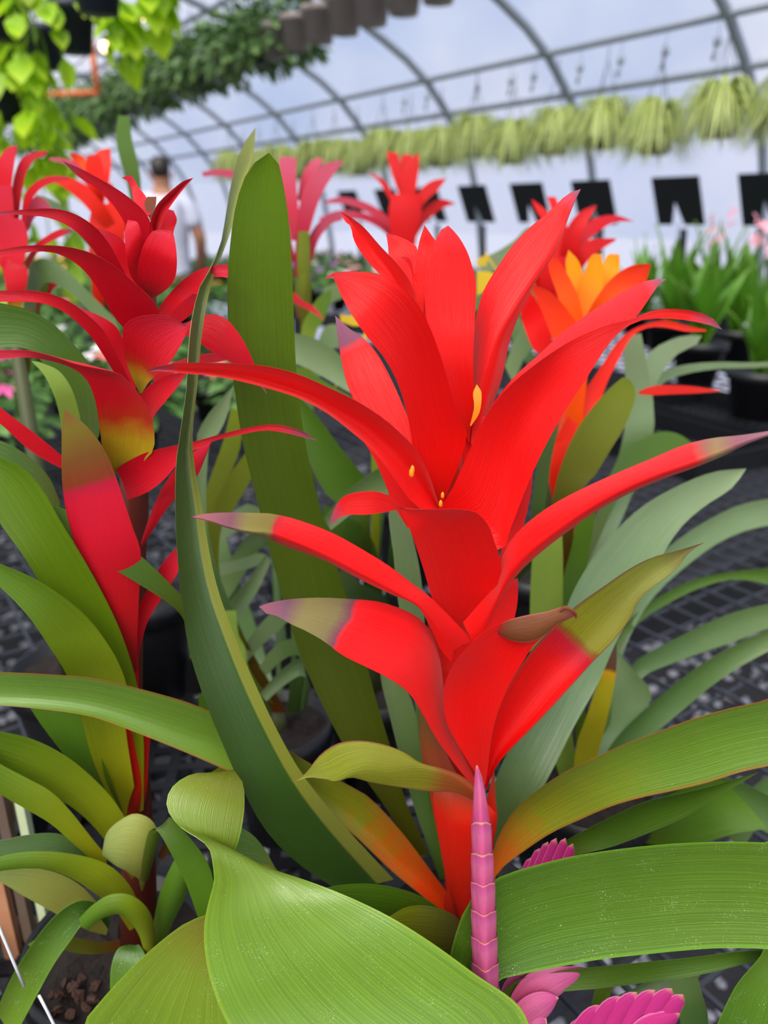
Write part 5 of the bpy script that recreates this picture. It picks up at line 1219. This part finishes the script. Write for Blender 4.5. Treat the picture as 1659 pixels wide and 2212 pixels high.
# near right: upright plants on the wire bench
UPL = [(1625, 905, 'upright green plant in the black pot above the long red bract tip', None, 1.1), (1500, 830, 'upright green plant behind the pale grey leaf tip', None, 1.15),
       (1575, 800, 'upright pink-flowered green plant below the large black sign', 5, 1.2), (1670, 800, 'upright green plant cut by the right photo edge below the signs', 5, 1.25),
       (1440, 775, 'upright green plant between the long red bract tip and the signs', None, 1.2), (1520, 755, 'upright green plant with rosy flowers, farthest of the black pots', 5, 1.25), (1380, 745, 'upright green plant just behind the orange bromeliad', None, 1.1)]
for k, (px, py, lab, hue, sc) in enumerate(UPL):
    upright(onz(px, py, BENCH_Z), 101 + k, lab, hue, sc=sc, n=13)
rng = random.Random(77)
UPXY = [onz(u[0], u[1], BENCH_Z) for u in UPL]
def row(cells, hues, where, seed, lo, hi, nb):
    k = 0
    for q, s_ in cells:
        hue = rng.choice(hues)
        c = H(q + rng.uniform(-.03, .03), s_ + rng.uniform(-.03, .03), BENCH_Z)
        if min((c - u).length for u in UPXY) < .36: continue
        bedding(c, hue, seed + k, rng.uniform(lo, hi), f'{ORD[k]} {where}', nb)
        k += 1
row([(q, 1.9 + .34 * a + .05 * (q > 3)) for a in range(16) for q in (2.75, 3.06, 3.52, 3.84)], [5, 4, 2, 0, 5], 'along the film wall bench from the right', 200, .95, 1.1, 7)
row([(q, 1.95 + .33 * a) for a in range(5) for q in (-.45, -.12, .21, .54, .87)], [3, 0, 0, 1, 4], 'in the rows right behind the bromeliads', 300, .95, 1.15, 8)
row([(q, 3.9 + .36 * a) for a in range(10) for q in (-.4, 0, .4, .8, 1.2, 1.55)], [3, 0, 1, 1, 4], 'down the middle bench', 400, 1.05, 1.25, 8)
row([(q, 2.0 + .38 * a) for a in range(18) for q in (-2.3, -1.85, -1.4, -1.05)], [1, 1, 0, 5], 'down the far left bench', 500, 1.1, 1.35, 10)
# --- far end: posters, shelf, column
e = empty('display_stand', H(-1.2, 12.9, 0), HROT, 'grey display stand with blue and yellow panels far away', 'display stand')
for x in (-1.0, 1.0): MB().box((x, 0, 1.1), (.06, .06, 2.2)).build('post', WHITEP, e)
for z in (2.05, 2.3): MB().box((0, 0, z), (2.1, .1, .08)).build('beam', WHITEP, e)
MB().box((-.35, 0, 1.75), (.5, .03, .5)).build('blue_panel', BLUEP, e)
MB().box((.25, 0, 1.8), (.3, .03, .4)).build('yellow_panel', YELLP, e)
MB().box((0, .05, .7), (2.0, .4, .05)).build('shelf', WOODD, e)
for z in (.5, 1.0): MB().box((0, .02, z), (2.0, .02, .35)).build('back_panel', WHITEP, e)
# ------------------------------------------------------------------ person far behind, back turned
def skin_body(name, joints, edges, radii, mat, parent, sub=2, root=0):
    me = bpy.data.meshes.new(name)
    me.from_pydata(joints, edges, [])
    me.materials.append(mat)
    o = mkobj(name, me, parent)
    mo = o.modifiers.new('skin', 'SKIN'); mo.use_smooth_shade = True
    for i, r in enumerate(radii):
        sv = me.skin_vertices[0].data[i]; sv.radius = r if isinstance(r, tuple) else (r, r)
        sv.use_root = (i == root)
    s_ = o.modifiers.new('sub', 'SUBSURF'); s_.levels = 2; s_.render_levels = sub
    return o
SKIN = plain('skin', '#a8745a', rough=.6, var=.05)
pc = P(350, 400, 6.3); pe = empty('person', (pc.x, pc.y, 0), math.radians(188), 'person with dark hair in a pale shirt standing far behind the crimson bracts', 'person')
J = [(0, 0, .98), (0, 0, 1.15), (0, .01, 1.36), (0, .01, 1.50), (0, 0, 1.57), (0, -.005, 1.66), (0, 0, 1.76),
     (.17, .01, 1.45), (.24, .02, 1.22), (.23, -.06, 1.0), (.22, -.1, .90), (-.17, .01, 1.45), (-.25, .02, 1.22), (-.23, -.10, 1.02), (-.20, -.15, .94),
     (.10, 0, .90), (.11, .0, .50), (.11, .03, .09), (.12, -.10, .03), (-.10, 0, .90), (-.11, .0, .50), (-.11, .03, .09), (-.12, -.10, .03)]
E = [(0, 1), (1, 2), (2, 3), (3, 4), (4, 5), (5, 6), (3, 7), (7, 8), (8, 9), (9, 10), (3, 11), (11, 12), (12, 13), (13, 14), (0, 15), (15, 16), (16, 17), (17, 18), (0, 19), (19, 20), (20, 21), (21, 22)]
RD = [(.15, .11), (.14, .10), (.17, .11), (.08, .07), .055, (.078, .092), (.06, .07), .065, .048, .036, .035, .065, .048, .036, .035, .085, .06, .042, .038, .085, .06, .042, .038]
skin_body('body', J, E, RD, SKIN, pe)
SH = plain('pale_shirt', '#c4c6da', rough=.8, var=.06, scale=8)
JS = [J[0], J[1], J[2], J[3], J[7], (.22, .02, 1.28), J[11], (-.225, .02, 1.28), (0, 0, .90)]
skin_body('shirt', JS, [(8, 0), (0, 1), (1, 2), (2, 3), (3, 4), (4, 5), (3, 6), (6, 7)], [(.175, .135), (.17, .13), (.195, .135), (.09, .085), .085, .075, .085, .075, (.175, .135)], SH, pe)
TR = plain('dark_trousers', '#24262e', rough=.8)
skin_body('trousers', [(0, 0, .98), J[15], J[16], (.11, .03, .10), J[19], J[20], (-.11, .03, .10)], [(0, 1), (1, 2), (2, 3), (0, 4), (4, 5), (5, 6)], [(.165, .125), .10, .075, .06, .10, .075, .06], TR, pe)
HR = plain('dark_hair', '#1c1412', rough=.5, var=.3, scale=60)
skin_body('hair', [(0, -.02, 1.78), (0, .03, 1.72), (0, .06, 1.63)], [(0, 1), (1, 2)], [(.07, .06), (.085, .085), (.06, .04)], HR, pe)
ft = MB(); ft.box((.12, -.06, .03), (.09, .25, .06)); ft.build('shoe', TR, pe)
ft = MB(); ft.box((-.12, -.06, .03), (.09, .25, .06)); ft.build('shoe', TR, pe)
for x in (-.03, .03):
    b = MB(); b.lathe([(.002, -.008), (.008, 0), (.002, .008)], 8, (x, -.093, 1.675)); b.build('eye', HR, pe, True)
MB().add([(0, -.125, 1.645), (-.014, -.09, 1.64), (.014, -.09, 1.64), (0, -.092, 1.685)], [(0, 1, 3), (0, 3, 2), (0, 2, 1)]).build('nose', SKIN, pe)
MB().box((0, -.092, 1.615), (.04, .01, .008)).build('mouth', plain('lips', '#8a4a44'), pe)
for x in (-1, 1): MB().box((x * .082, .0, 1.66), (.012, .03, .05)).build('ear', SKIN, pe)
